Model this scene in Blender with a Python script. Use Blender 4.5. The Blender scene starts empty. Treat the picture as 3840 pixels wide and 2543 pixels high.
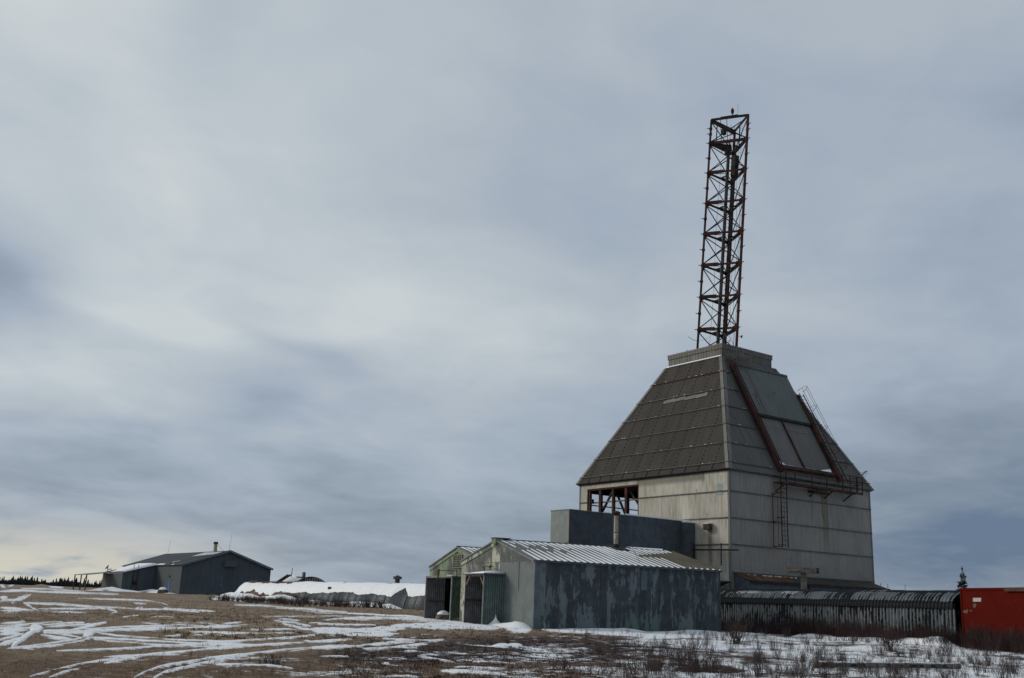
import bpy, math, random
import numpy as np
from mathutils import Vector, Matrix
random.seed(7)
C = bpy.context.scene.collection
SC = bpy.context.scene
R = math.radians

# ------------------------------------------------------------------ camera
W0, H0, FPX = 3840.0, 2543.0, 3805.2      # photograph size and focal length in its pixels
PITCH, ROLL, EYE = 0.254, 0.038, 1.6
cp, sp, cr, sr = math.cos(PITCH), math.sin(PITCH), math.cos(ROLL), math.sin(ROLL)
R0, U0, F0 = Vector((1, 0, 0)), Vector((0, -sp, cp)), Vector((0, cp, sp))
cam_d = bpy.data.cameras.new('camera')
cam_d.sensor_width = 36.0
cam_d.lens = FPX / W0 * 36.0
cam_d.clip_start = 0.1
cam_d.clip_end = 20000
cam = bpy.data.objects.new('camera', cam_d)
C.objects.link(cam)
right = R0 * cr + U0 * sr
up = U0 * cr - R0 * sr
m = Matrix((right, up, -F0)).transposed().to_4x4()
m.translation = Vector((0, 0, EYE))
cam.matrix_world = m
SC.camera = cam

def ray(px, py):
    a, b = px - W0 / 2, py - H0 / 2
    u, v = cr * a + sr * b, -sr * a + cr * b
    return Vector((u, FPX * cp + v * sp, FPX * sp - v * cp)) / FPX
def proj_np(X, Y, Z):
    Z = Z - EYE
    yc = Y * cp + Z * sp
    zc = -Y * sp + Z * cp
    u, v = FPX * X / yc, -FPX * zc / yc
    return W0 / 2 + cr * u - sr * v, H0 / 2 + sr * u + cr * v
def azel(px, py):
    d = ray(px, py).normalized()
    return math.degrees(math.atan2(d.x, d.y)), math.degrees(math.asin(d.z))

# ------------------------------------------------------------------ node helper
class NT:
    def __init__(s, tree):
        s.t = tree; s.n = tree.nodes; s.l = tree.links
    def new(s, kind, **kw):
        n = s.n.new(kind)
        for k, v in kw.items(): setattr(n, k, v)
        return n
    def put(s, sock, v):
        if v is None: return
        if hasattr(v, 'is_output') or isinstance(v, bpy.types.NodeSocket): s.l.new(v, sock)
        else:
            if isinstance(v, (tuple, list)) and len(v) == 3 and sock.type == 'RGBA': v = (*v, 1)
            sock.default_value = v
    def math(s, op, a, b=None, c=None, clamp=False):
        n = s.new('ShaderNodeMath', operation=op); n.use_clamp = clamp
        s.put(n.inputs[0], a); s.put(n.inputs[1], b); s.put(n.inputs[2], c)
        return n.outputs[0]
    def vec(s, op, a, b=None, out=0):
        n = s.new('ShaderNodeVectorMath', operation=op)
        s.put(n.inputs[0], a); s.put(n.inputs[1], b)
        return n.outputs[1] if op in ('DOT_PRODUCT', 'LENGTH') else n.outputs[0]
    def mix(s, f, a, b, mode='MIX'):
        n = s.new('ShaderNodeMix', data_type='RGBA', blend_type=mode)
        n.clamp_factor = True
        s.put(n.inputs[0], f); s.put(n.inputs[6], a); s.put(n.inputs[7], b)
        return n.outputs[2]
    def noise(s, v, scale, detail=3, rough=.55, dist=0.0):
        n = s.new('ShaderNodeTexNoise'); s.put(n.inputs['Vector'], v)
        n.inputs['Scale'].default_value = scale; n.inputs['Detail'].default_value = detail
        n.inputs['Roughness'].default_value = rough; n.inputs['Distortion'].default_value = dist
        return n.outputs['Fac']
    def step(s, v, lo, hi):
        n = s.new('ShaderNodeMapRange', interpolation_type='SMOOTHSTEP')
        s.put(n.inputs['Value'], v); s.put(n.inputs['From Min'], lo); s.put(n.inputs['From Max'], hi)
        return n.outputs[0]
    def comb(s, x, y, z):
        n = s.new('ShaderNodeCombineXYZ')
        s.put(n.inputs[0], x); s.put(n.inputs[1], y); s.put(n.inputs[2], z)
        return n.outputs[0]
    def sep(s, v):
        n = s.new('ShaderNodeSeparateXYZ'); s.put(n.inputs[0], v)
        return n.outputs

# ------------------------------------------------------------------ world: daylight behind broken cloud
SUN_AZ, SUN_EL = -76.0, 24.0            # degrees; azimuth measured from +Y towards +X
world = bpy.data.worlds.new('World'); SC.world = world
world.use_nodes = True
w = NT(world.node_tree)
w.n.clear()
sky = w.new('ShaderNodeTexSky', sky_type='NISHITA')
sky.sun_disc = False
sky.sun_elevation = R(SUN_EL); sky.sun_rotation = R(SUN_AZ)
sky.air_density = 1.0; sky.dust_density = 2.0; sky.ozone_density = 1.5
tc = w.new('ShaderNodeTexCoord').outputs['Generated']
dirv = w.vec('NORMALIZE', tc)
dx, dy, dz = w.sep(dirv)
dzc = w.math('MAXIMUM', dz, 0.0)
az = w.math('MULTIPLY', w.math('ARCTAN2', dx, dy), 57.2958)
el = w.math('MULTIPLY', w.math('ARCSINE', dz), 57.2958)
den = w.math('ADD', dzc, 0.16)
pl = w.comb(w.math('DIVIDE', dx, den), w.math('DIVIDE', dy, den), 0.3)
rot = w.new('ShaderNodeVectorRotate', rotation_type='Z_AXIS'); w.put(rot.inputs['Vector'], pl); rot.inputs['Angle'].default_value = R(28)
st = w.vec('MULTIPLY', rot.outputs[0], (1.0, 0.86, 1.0))
big = w.noise(st, 0.75, 2, .5, .6)
mid = w.noise(w.vec('ADD', st, (4.3, 1.7, 0)), 1.9, 4, .5, .5)
warp1 = w.math('MULTIPLY', w.math('SUBTRACT', w.noise(st, 1.6, 2, .5), .5), 11)
warp2 = w.math('MULTIPLY', w.math('SUBTRACT', w.noise(w.vec('ADD', st, (9, 3, 1)), 1.9, 2, .5), .5), 6)
aw, ew = w.math('ADD', az, warp1), w.math('ADD', el, warp2)
def blob(px, py, sx, sy, tilt, amp):     # a soft cloud: centre as seen in the photograph, size in degrees
    a, e = azel(px * W0 / 2368, py * W0 / 2368)
    ct, s_ = math.cos(R(tilt)), math.sin(R(tilt))
    da, de = w.math('SUBTRACT', aw, a), w.math('SUBTRACT', ew, e)
    p = w.math('MULTIPLY', w.math('ADD', w.math('MULTIPLY', da, ct), w.math('MULTIPLY', de, s_)), 1 / sx)
    q = w.math('MULTIPLY', w.math('SUBTRACT', w.math('MULTIPLY', de, ct), w.math('MULTIPLY', da, s_)), 1 / sy)
    r2 = w.math('ADD', w.math('MULTIPLY', p, p), w.math('MULTIPLY', q, q))
    return w.math('MULTIPLY', w.math('EXPONENT', w.math('MULTIPLY', r2, -1.0)), amp)
acc = w.math('ADD', w.math('MULTIPLY', w.math('SUBTRACT', big, .5), 0.85), w.math('MULTIPLY', w.math('SUBTRACT', mid, .5), 1.0))
BL = [(130, 640, 4, 2.2, 20, .22), (120, 860, 7, 1.8, -12, .30), (330, 740, 8, 1.6, -10, .24),
      (830, 760, 3.6, 1.4, -8, .26), (640, 800, 5.0, 1.0, -22, -.14), (760, 860, 4.5, 1.2, -20, -.18), (560, 700, 4, 1.4, 0, -.10), (1300, 850, 6, 1.6, -8, .12), (60, 950, 6, 1.2, 0, .16), (380, 270, 11, 3.0, -40, .06), (60, 60, 9, 6, -30, -.16), (230, 430, 8, 2.2, -25, -.08),
      (470, 30, 3, 2.5, 0, -.28), (600, 985, 5, .9, -12, -.24), (180, 1080, 9, 3.4, 0, -.26), (1640, 200, 5, 4, 0, -.12),
      (1500, 950, 6, 3, 0, -.05), (2320, 1235, 6, 1.6, 0, -.30), (330, 1060, 10, 2.0, -6, -.14), (2000, 1000, 8, 2.0, 0, -.08), (560, 720, 5, 1.2, -10, .14), (330, 745, 6, 1.0, -8, .20), (850, 720, 5, 2.0, 0, .12), (2200, 1120, 6, 1.2, 0, .10), (1050, 1260, 8, 1.2, 0, -.10), (700, 1210, 5, .8, 0, .08)]
_a, _e = azel(-30 * W0 / 2368, 660 * W0 / 2368)      # deep blue gap at the left edge
_g = w.math('ADD', w.math('POWER', w.math('MULTIPLY', w.math('SUBTRACT', w.math('ADD', az, w.math('MULTIPLY', warp1, .35)), _a), 1 / 5.2), 2.0), w.math('POWER', w.math('MULTIPLY', w.math('SUBTRACT', w.math('ADD', el, w.math('MULTIPLY', warp2, .35)), _e), 1 / 3.3), 2.0))
acc = w.math('ADD', acc, w.math('MULTIPLY', w.math('EXPONENT', w.math('MULTIPLY', _g, -1.0)), -1.25))
for b in BL: acc = w.math('ADD', acc, blob(*b))
# brighter, less blue cloud towards the side where the sun stands
sdir = Vector((math.sin(R(SUN_AZ)) * math.cos(R(SUN_EL)), math.cos(R(SUN_AZ)) * math.cos(R(SUN_EL)), math.sin(R(SUN_EL))))
toward = w.step(w.vec('DOT_PRODUCT', dirv, tuple(sdir)), -1.1, 1.0)
lum = w.math('ADD', w.math('MULTIPLY', acc, 0.60), w.math('ADD', w.math('MULTIPLY', toward, 0.74), 0.165), clamp=True)
fin = w.noise(w.vec('ADD', st, (1.3, 8.7, 0)), 5.5, 5, .55, .8)
lum = w.math('ADD', lum, w.math('MULTIPLY', w.math('SUBTRACT', fin, .5), .20), clamp=True)
low = w.step(el, 16.0, 2.0)
lum = w.math('SUBTRACT', lum, w.math('MULTIPLY', low, 0.31), clamp=True)
ramp = w.new('ShaderNodeValToRGB')
w.put(ramp.inputs[0], lum)
cr_ = ramp.color_ramp
cr_.elements[0].position = 0.0; cr_.elements[0].color = (.120, .175, .265, 1)
cr_.elements[1].position = 1.0; cr_.elements[1].color = (.555, .600, .615, 1)
for pos, col in ((.25, (.226, .278, .346, 1)), (.5, (.338, .396, .474, 1)), (.75, (.440, .492, .535, 1))):
    e = cr_.elements.new(pos); e.color = col
cloud = ramp.outputs[0]
# warm gap under the cloud near the horizon on the sun's side
gap = w.math('MULTIPLY', w.step(el, 4.2, 0.5), w.math('MULTIPLY', w.step(az, -10.0, -22.0), w.step(az, -120.0, -80.0)))
gap = w.math('MULTIPLY', gap, w.step(w.math('ADD', mid, 0.12), .40, .60))
cloud = w.mix(w.math('MULTIPLY', gap, .78), cloud, (.66, .62, .50, 1))
cloud10 = w.mix(1.0, cloud, (10, 10, 10, 1), 'MULTIPLY')      # same units as the physical sky
tot = w.mix(0.93, sky.outputs[0], cloud10)
bg = w.new('ShaderNodeBackground'); w.put(bg.inputs['Color'], tot); bg.inputs['Strength'].default_value = 0.1
wo = w.new('ShaderNodeOutputWorld'); w.l.new(bg.outputs[0], wo.inputs[0])

sun_d = bpy.data.lights.new('sun', 'SUN')
sun_d.energy = 1.35; sun_d.angle = R(16); sun_d.color = (1.0, .93, .82)
sun = bpy.data.objects.new('sun', sun_d); C.objects.link(sun)
sun.rotation_euler = (-sdir).to_track_quat('-Z', 'Y').to_euler()
SC.view_settings.view_transform = 'Standard'
SC.view_settings.look = 'None'
SC.view_settings.exposure = 0.12
SC.view_settings.gamma = 1.0
SC.view_settings.use_curve_mapping = False
SC.render.engine = 'CYCLES'
SC.cycles.max_bounces = 6

# ------------------------------------------------------------------ materials
def mat(name, rough=.8, metal=0.0, spec=.3):
    mt = bpy.data.materials.new(name); mt.use_nodes = True
    t = NT(mt.node_tree)
    b = mt.node_tree.nodes['Principled BSDF']
    b.inputs['Roughness'].default_value = rough
    b.inputs['Metallic'].default_value = metal
    b.inputs['Specular IOR Level'].default_value = spec
    geo = t.new('ShaderNodeNewGeometry')
    t.P = geo.outputs['Position']; t.N = geo.outputs['True Normal']
    t.bsdf = b; t.mat = mt
    return t
def bump(t, h, strength=.5, dist=.02):
    b = t.new('ShaderNodeBump'); t.put(b.inputs['Height'], h)
    b.inputs['Strength'].default_value = strength; b.inputs['Distance'].default_value = dist
    t.l.new(b.outputs[0], t.bsdf.inputs['Normal'])
def along(t):          # horizontal coordinate along any flat face, and height
    tang = t.vec('NORMALIZE', t.vec('CROSS_PRODUCT', t.N, (0, 0, 1)))
    return t.vec('DOT_PRODUCT', t.P, tang), t.sep(t.P)[2]
def obj_rand(t):
    return t.new('ShaderNodeObjectInfo').outputs['Random']
def simple(name, col, rough=.8, metal=0, var=.25, scale=3.0, col2=None):
    t = mat(name, rough, metal)
    n = t.noise(t.P, scale, 4, .6)
    c2 = col2 or tuple(c * (1 - var) for c in col)
    c1 = tuple(min(1, c * (1 + var)) for c in col)
    f = t.step(n, .35, .65)
    t.put(t.bsdf.inputs['Base Color'], t.mix(f, c2, c1))
    bump(t, t.noise(t.P, scale * 8, 3), .25, .01)
    return t.mat
def sheet(name, col, dark, rib=.17, ribs=.5, rough=.6, streak=1.0, rnd=.16, green=None, stains=(), seam=None, mossy=None):
    """weathered ribbed sheet: vertical streaks, per-sheet tone, fine ribs as relief"""
    t = mat(name, rough)
    a, z = along(t)
    sv = t.comb(t.math('MULTIPLY', a, 3.0), t.math('MULTIPLY', z, .28), 0)
    s1 = t.noise(sv, 1.6, 5, .65)
    blot = t.noise(t.P, .55, 3, .5)
    f = t.math('ADD', t.math('MULTIPLY', s1, .65 * streak), t.math('MULTIPLY', blot, .35))
    f = t.step(f, .30 , .62)
    c = t.mix(f, dark, col)
    if mossy:
        c = t.mix(t.math('MULTIPLY', t.step(t.noise(t.comb(t.math('MULTIPLY', a, 1.6), t.math('MULTIPLY', z, .25), 7), 1.3, 4, .6), .48, .68), mossy[3]), c, mossy[:3])
    r = obj_rand(t)
    c = t.mix(1.0, c, t.comb(*[t.math('ADD', t.math('MULTIPLY', r, 2 * rnd), 1 - rnd)] * 3), 'MULTIPLY')
    grime = t.step(t.noise(t.comb(t.math('MULTIPLY', a, 5.0), t.math('MULTIPLY', z, .5), 11), 1.2, 6, .7), .50, .70)
    c = t.mix(t.math('MULTIPLY', grime, .38), c, tuple(x * .50 for x in dark))
    if green:
        g0, g1, gc = green
        c = t.mix(t.math('MULTIPLY', t.step(z, g1, g0), t.step(t.noise(sv, 1.1, 3), .38, .6)), c, gc)
    for (ux, uy, a0, a1, z0, z1, sc) in stains:
        aa = t.vec('DOT_PRODUCT', t.P, (ux, uy, 0))
        mask = t.math('MULTIPLY', t.math('MULTIPLY', t.step(aa, a0, a0 + .12), t.step(aa, a1, a1 - .12)), t.math('MULTIPLY', t.step(z, z0, z0 + (z1 - z0) * .5), t.step(z, z1, z1 - .05)))
        c = t.mix(t.math('MULTIPLY', mask, t.math('ADD', t.math('MULTIPLY', s1, .8), .25)), c, sc)
    h = t.math('SINE', t.math('MULTIPLY', a, 2 * math.pi / rib))
    c = t.mix(t.math('MULTIPLY', t.step(h, -.2, -.95), .30 * ribs), c, (.02, .02, .02))
    t.put(t.bsdf.inputs['Base Color'], c)
    if ribs: bump(t, t.math('ADD', t.math('ADD', h, t.math('MULTIPLY', t.noise(t.P, 14, 3), .4)), t.math('MULTIPLY', t.noise(t.P, 1.1, 2), 3.0)), ribs * .5, .025)
    return t.mat

TH = .948
DL = Vector((-math.cos(TH), math.sin(TH), 0)); DR = Vector((math.sin(TH), math.cos(TH), 0))
M0 = Vector((15.32, 70.0, 0)); AW = 15.96
Z = Vector((0, 0, 1))
mdl = M0.dot(DL); mdr = M0.dot(DR)

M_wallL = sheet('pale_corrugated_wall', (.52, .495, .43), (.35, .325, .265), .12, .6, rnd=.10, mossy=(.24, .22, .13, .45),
    stains=((DL.x, DL.y, mdl + 2.2, mdl + 9.3, 10.30, 11.02, (.09, .08, .06)), (DL.x, DL.y, mdl + 1.55, mdl + 2.05, 3.2, 6.98, (.20, .12, .05)), (DL.x, DL.y, mdl + .55, mdl + .85, 7.2, 9.4, (.33, .25, .17))))
M_wallR_shade = sheet('shaded_flat_sheet_wall', (.255, .242, .216), (.190, .180, .157), .12, .35, rnd=.06,  # wall cladding with the shade of this side darkened into its colour
    stains=((DR.x, DR.y, mdr + 10.0, mdr + 10.8, 5.5, 10.6, (.135, .11, .06)), (DR.x, DR.y, mdr + 8.7, mdr + 9.0, 7.5, 10.4, (.14, .11, .06)), (DR.x, DR.y, mdr + 4.1, mdr + 4.6, 3.9, 6.0, (.25, .19, .13))))
M_roof = sheet('weathered_dark_roof_sheet', (.057, .051, .043), (.035, .030, .026), .12, .7, rough=.85, rnd=.12, mossy=(.045, .030, .020, .5))
M_roofR = sheet('weathered_grey_roof_sheet', (.110, .104, .094), (.074, .070, .062), .12, .35, rough=.7, rnd=.10)
M_hip = sheet('hip_flashing_metal', (.165, .16, .148), (.10, .095, .084), .5, 0, rnd=.1)
M_batten = simple('galvanised_batten', (.082, .090, .087), .7, .0, .3)
M_battenred = simple('rusty_batten', (.060, .022, .016), .8, 0, .4)
M_curb = sheet('curb_sheet', (.165, .158, .138), (.085, .080, .068), .30, .9, rnd=.15)
M_hatch = sheet('greenish_hatch_plate', (.092, .106, .098), (.060, .072, .069), 3.0, 0, rough=.45, rnd=.03, mossy=(.080, .076, .055, .5),
    stains=((DR.x, DR.y, mdr + AW / 2 - 1.75, mdr + AW / 2 - 1.2, 15.8, 19.9, (.07, .038, .022)),))
M_hatch2 = sheet('grey_hatch_sheet', (.128, .122, .112), (.092, .087, .080), .12, .2, rnd=.08)
M_rust = simple('rusty_red_steel', (.047, .017, .012), .85, 0, .55, 1.4, (.019, .010, .008))
M_red = simple('faded_red_steel', (.052, .0125, .010), .85, 0, .4, 1.8, (.018, .009, .008))
M_darksteel = simple('dark_weathered_steel', (.020, .016, .015), .8, 0, .4, 2.0)
M_greysteel = simple('dull_grey_tube', (.07, .062, .060), .5, .3, .3)
M_dark = simple('dark_interior', (.014, .012, .011), .95, 0, .3)
M_snow = None
M_conc = simple('grey_concrete', (.28, .27, .25), .9)
M_patch = simple('pale_blue_patch', (.27, .32, .31), .7, 0, .1)

def snow_mat():
    t = mat('wind_packed_snow', .6, 0, .35)
    n = t.noise(t.P, 3.0, 4, .6)
    t.put(t.bsdf.inputs['Base Color'], t.mix(n, (.74, .76, .79), (.88, .89, .90)))
    t.bsdf.inputs['Subsurface Weight'].default_value = 0.0
    bump(t, t.math('ADD', t.noise(t.P, 5, 5, .6), t.math('MULTIPLY', t.noise(t.P, 30, 3), .3)), .5, .05)
    return t.mat
M_snow = snow_mat()

def peel(name, base, patch, thr=.56, green=None, foot=0.0, base2=None, streaky=2.4, rib=.0, cream=None, greytop=None, rnd=.12):
    t = mat(name, .65)
    a, z = along(t)
    v = t.comb(t.math('MULTIPLY', a, streaky), t.math('MULTIPLY', z, .75), 0)
    n1 = t.noise(v, 1.0, 2, .5, .3)
    n2 = t.noise(t.comb(t.math('MULTIPLY', a, 7), t.math('MULTIPLY', z, 2.4), 3), 1.0, 7, .75)
    f = t.math('ADD', t.math('MULTIPLY', n1, .50), t.math('MULTIPLY', n2, .50))
    r = obj_rand(t)
    f = t.math('ADD', f, t.math('MULTIPLY', t.math('SUBTRACT', r, .5), .075))
    f = t.math('ADD', f, t.math('MULTIPLY', t.math('SUBTRACT', t.noise(t.P, .33, 1), .5), .16))
    if foot: f = t.math('ADD', f, t.math('MULTIPLY', t.step(z, 1.9, .5), foot))      # spray and drift have taken the paint off low down
    p = t.step(f, thr, thr + .018)
    b2 = base2 or tuple(c * .72 for c in base)
    c = t.mix(t.step(t.noise(t.P, 2.0, 5, .6), .4, .6), b2, base)
    pc = t.mix(t.noise(v, 2.0, 3), tuple(x * .8 for x in patch), patch)
    if green:
        g0, g1, gc = green
        pc = t.mix(t.math('MULTIPLY', t.step(z, g1, g0), t.step(t.noise(t.P, .5, 2), .36, .5)), pc, gc)
    if cream:
        pc = t.mix(t.step(t.noise(t.P, .9, 2), .42, .55), pc, cream)
    c = t.mix(p, c, pc)
    c = t.mix(1.0, c, t.comb(*[t.math('ADD', t.math('MULTIPLY', r, 2 * rnd), 1 - rnd)] * 3), 'MULTIPLY')
    t.put(t.bsdf.inputs['Base Color'], c)
    bump(t, t.math('ADD', t.math('MULTIPLY', p, -.6), t.noise(t.P, 20, 3)), .3, .01)
    return t.mat
M_sheds = peel('peeling_slate_blue_paint', (.052, .064, .072), (.135, .158, .166), .527, green=(.4, 2.3, (.085, .135, .115)), foot=.030, streaky=2.9)
M_gable = peel('peeling_grey_green_gable', (.108, .115, .108), (.27, .30, .22), .52, cream=(.38, .375, .30), streaky=1.5)
M_gablelow = peel('plain_grey_green_sheet', (.150, .172, .168), (.13, .158, .150), .62, base2=(.120, .142, .138))
M_gable2 = peel('peeling_pale_green_gable', (.090, .094, .086), (.17, .225, .135), .49, cream=(.20, .24, .16), streaky=1.4)
M_vgreen = peel('green_painted_ribbed_sheet', (.130, .158, .160), (.080, .128, .098), .50, base2=(.088, .105, .108), streaky=3)
M_vgreen2 = simple('dark_green_ribbed_sheet', (.065, .090, .058), .6, 0, .25)
M_vin = simple('bare_ribbed_sheet', (.125, .122, .130), .6, .1, .22)
M_trimgrey = simple('grey_trim_sheet', (.15, .165, .17), .55, .2, .2)
M_trimdark = simple('slate_trim_sheet', (.060, .074, .088), .6, .1, .25)
M_cornerblue = simple('blue_grey_corner_sheet', (.095, .118, .135), .65, 0, .15)
M_lime = simple('pale_lime_trim', (.17, .185, .14), .75, 0, .2)
M_wood = simple('bleached_timber', (.27, .20, .13), .9, 0, .3)
M_woodgrey = simple('grey_weathered_timber', (.135, .120, .105), .95, 0, .35, 5)
M_wooddark = simple('dark_rotting_boards', (.060, .045, .036), .95, 0, .4, 4)
M_shroof = sheet('shed_roof_pan', (.120, .128, .122), (.075, .080, .074), .5, 0, rnd=.15)
M_shroofbrown = sheet('lichen_stained_roof_pan', (.115, .102, .070), (.075, .067, .050), .5, 0, rnd=.15)
M_annex = peel('dark_blue_grey_annex_sheet', (.066, .080, .094), (.076, .091, .106), .56, rnd=.16)
M_annexend = peel('grey_green_annex_end', (.235, .262, .255), (.20, .23, .22), .56, base2=(.20, .225, .215), rnd=.02)
M_brownroof = simple('brown_felt_roof', (.052, .040, .028), .9, 0, .3, .8, (.040, .034, .030))
M_orange = simple('orange_stained_roof', (.105, .048, .016), .9, 0, .4, 1.5, (.060, .036, .022))
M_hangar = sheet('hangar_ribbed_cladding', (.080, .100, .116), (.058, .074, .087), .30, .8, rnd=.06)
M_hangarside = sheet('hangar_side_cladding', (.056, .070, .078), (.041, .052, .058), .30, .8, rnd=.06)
M_hroof = simple('dark_hangar_roof', (.022, .032, .044), .8, 0, .2, .6)
M_htrim = simple('pale_blue_trim', (.135, .165, .20), .6, 0, .15)
M_blue = simple('bright_blue_door_paint', (.015, .18, .48), .5, 0, .1)
M_galv = simple('galvanised_flue', (.36, .32, .24), .4, .5, .2)
M_stone = simple('grey_boulder', (.11, .095, .08), .95, 0, .35, 4)
M_pole = simple('dead_grey_pole', (.16, .15, .14), .95, 0, .35, 6)
M_bark = simple('spruce_bark', (.06, .05, .04), .95)
M_white = simple('white_placard', (.40, .40, .38), .6, 0, .08)

def spruce_mat():
    t = mat('spruce_needles', .9)
    t.put(t.bsdf.inputs['Base Color'], t.mix(t.noise(t.P, 2.5, 3), (.020, .030, .020), (.045, .062, .035)))
    return t.mat
M_needle = spruce_mat()
M_farwood = simple('far_spruce', (.010, .014, .014), 1.0, 0, .3, .05)
def twig_mat(name, c1, c2):
    t = mat(name, .9)
    t.put(t.bsdf.inputs['Base Color'], t.mix(t.step(t.noise(t.P, .8, 3), .35, .65), c1, c2))
    return t.mat
M_twig = twig_mat('bare_willow_twigs', (.040, .027, .026), (.075, .054, .050))
M_twigred = twig_mat('reddish_willow_twigs', (.034, .018, .017), (.058, .034, .031))
M_pale = twig_mat('paler_bare_twigs', (.085, .060, .048), (.150, .115, .088))
M_straw = twig_mat('dry_straw_grass', (.26, .19, .11), (.40, .31, .20))
M_rustgrass = twig_mat('rusty_brown_grass', (.12, .055, .025), (.18, .10, .05))

def tar_mat():         # galvanised multi-plate under flaking black tar
    t = mat('flaking_tar_on_galvanised_plate', .55, .1)
    x, y, z = t.sep(t.P)
    d = t.vec('DOT_PRODUCT', t.P, (-.424, .906, 0))
    v = t.comb(t.math('MULTIPLY', d, 3.2), 0, t.math('MULTIPLY', z, .9))
    n = t.noise(v, 1.5, 6, .72)
    big = t.noise(t.comb(d, 0, z), .6, 2)
    f = t.math('ADD', t.math('MULTIPLY', n, .6), t.math('MULTIPLY', big, .4))
    # shade of the overhanging arch, painted dark along the lap between the side and the roof plates
    lap = t.math('MULTIPLY', t.step(z, 2.02, 2.12), t.step(z, 2.42, 2.30))
    ph = t.math('MULTIPLY', t.math('SUBTRACT', d, -.424 * 21.42 + .906 * 47.62), 2 * math.pi / .21 / math.hypot(.424, .906))
    f = t.math('ADD', f, t.math('MULTIPLY', t.math('SINE', ph), .050))          # rib shading painted through the tar: barer crests, darker valleys
    f = t.math('SUBTRACT', f, t.math('MULTIPLY', lap, .25))
    f = t.math('SUBTRACT', f, t.math('MULTIPLY', t.step(z, 2.74, 2.82), .12))
    f = t.math('SUBTRACT', f, t.math('MULTIPLY', t.step(z, 1.3, .6), .08))
    p = t.step(f, .482, .505)
    t.put(t.bsdf.inputs['Base Color'], t.mix(p, (.010, .012, .015), t.mix(n, (.095, .110, .118), (.190, .208, .215))))
    t.put(t.bsdf.inputs['Roughness'], t.math('ADD', t.math('MULTIPLY', p, -.2), .75))
    return t.mat
M_tar = tar_mat()
def quon_mat():
    t = mat('grey_blue_quonset_sheet', .45, .2)
    n = t.noise(t.P, 1.2, 5, .6)
    x, y, z = t.sep(t.P)
    c = t.mix(n, (.050, .060, .068), (.115, .132, .145))
    qd = t.vec('DOT_PRODUCT', t.P, (-.6196, .7850, 0))
    c = t.mix(t.math('MULTIPLY', t.step(t.math('SINE', t.math('MULTIPLY', qd, 2 * math.pi / .44)), -.1, -.9), .6), c, (.025, .030, .034))  # shade of the rib valleys painted in as dark lines
    # the far end has rusted through its coating
    c = t.mix(t.step(t.math('ADD', y, t.math('MULTIPLY', n, 12)), 124, 134), c, t.mix(n, (.075, .035, .020), (.15, .060, .028)))
    t.put(t.bsdf.inputs['Base Color'], c)
    return t.mat
M_quon = quon_mat()
def red_mat():
    t = mat('red_container_paint', .85, 0, .05)
    n = t.noise(t.P, 1.2, 4, .6)
    c = t.mix(n, (.064, .0045, .0026), (.100, .0075, .0036))
    c = t.mix(t.step(t.noise(t.P, 3.0, 6, .7), .635, .65), c, (.045, .032, .030))
    t.put(t.bsdf.inputs['Base Color'], c)
    return t.mat
M_redpaint = red_mat()

def ground_mat():
    t = mat('snow_and_tundra', .9, 0, .2)
    at = t.new('ShaderNodeAttribute', attribute_name='cover')
    s = t.sep(at.outputs['Vector'])     # x snow field, y how patchy it is, z dark heath
    at2 = t.new('ShaderNodeAttribute', attribute_name='tone')
    s2 = t.sep(at2.outputs['Vector'])   # x straw, y rust
    big = t.noise(t.P, .45, 3, .6)
    fine = t.noise(t.P, 2.6, 6, .68)
    vf = t.noise(t.P, 14, 4, .7)
    wide = t.noise(t.P, .11, 3, .6)
    nn = t.math('ADD', t.math('ADD', t.math('MULTIPLY', big, .42), t.math('MULTIPLY', fine, .42)), t.math('MULTIPLY', vf, .16))
    nn = t.math('ADD', nn, t.math('MULTIPLY', t.math('SUBTRACT', wide, .5), .25))
    val = t.math('ADD', s[0], t.math('MULTIPLY', t.math('SUBTRACT', nn, .5), t.math('MULTIPLY', s[1], 7.0)))
    snow = t.math('MULTIPLY', t.step(val, .42, .62), t.math('ADD', .80, t.math('MULTIPLY', t.step(val, .5, .75), .20)))
    tan = t.mix(t.step(fine, .35, .65), (.215, .156, .106), (.350, .268, .190))
    tan = t.mix(t.step(vf, .46, .60), t.mix(.5, tan, (.12, .085, .055)), tan)
    tan = t.mix(t.math('MULTIPLY', t.step(t.math('ADD', t.math('MULTIPLY', wide, .5), t.math('MULTIPLY', big, .5)), .42, .58), .55), tan, (.115, .078, .050))
    rust = t.mix(t.step(fine, .35, .65), (.090, .042, .024), (.170, .120, .080))
    heath = t.mix(t.step(t.math('ADD', t.math('MULTIPLY', fine, .6), t.math('MULTIPLY', vf, .4)), .40, .62), (.018, .011, .011), (.062, .036, .030))
    g = t.mix(s2[1], tan, rust)
    g = t.mix(s[2], g, heath)
    sn = t.mix(t.noise(t.P, 1.1, 4), (.70, .73, .77), (.86, .87, .89))
    t.put(t.bsdf.inputs['Base Color'], t.mix(snow, g, sn))
    bump(t, t.math('ADD', t.math('MULTIPLY', t.noise(t.P, 9, 5, .7), 1.0), t.math('MULTIPLY', snow, .5)), .55, .06)
    return t.mat
M_ground = ground_mat()

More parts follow.
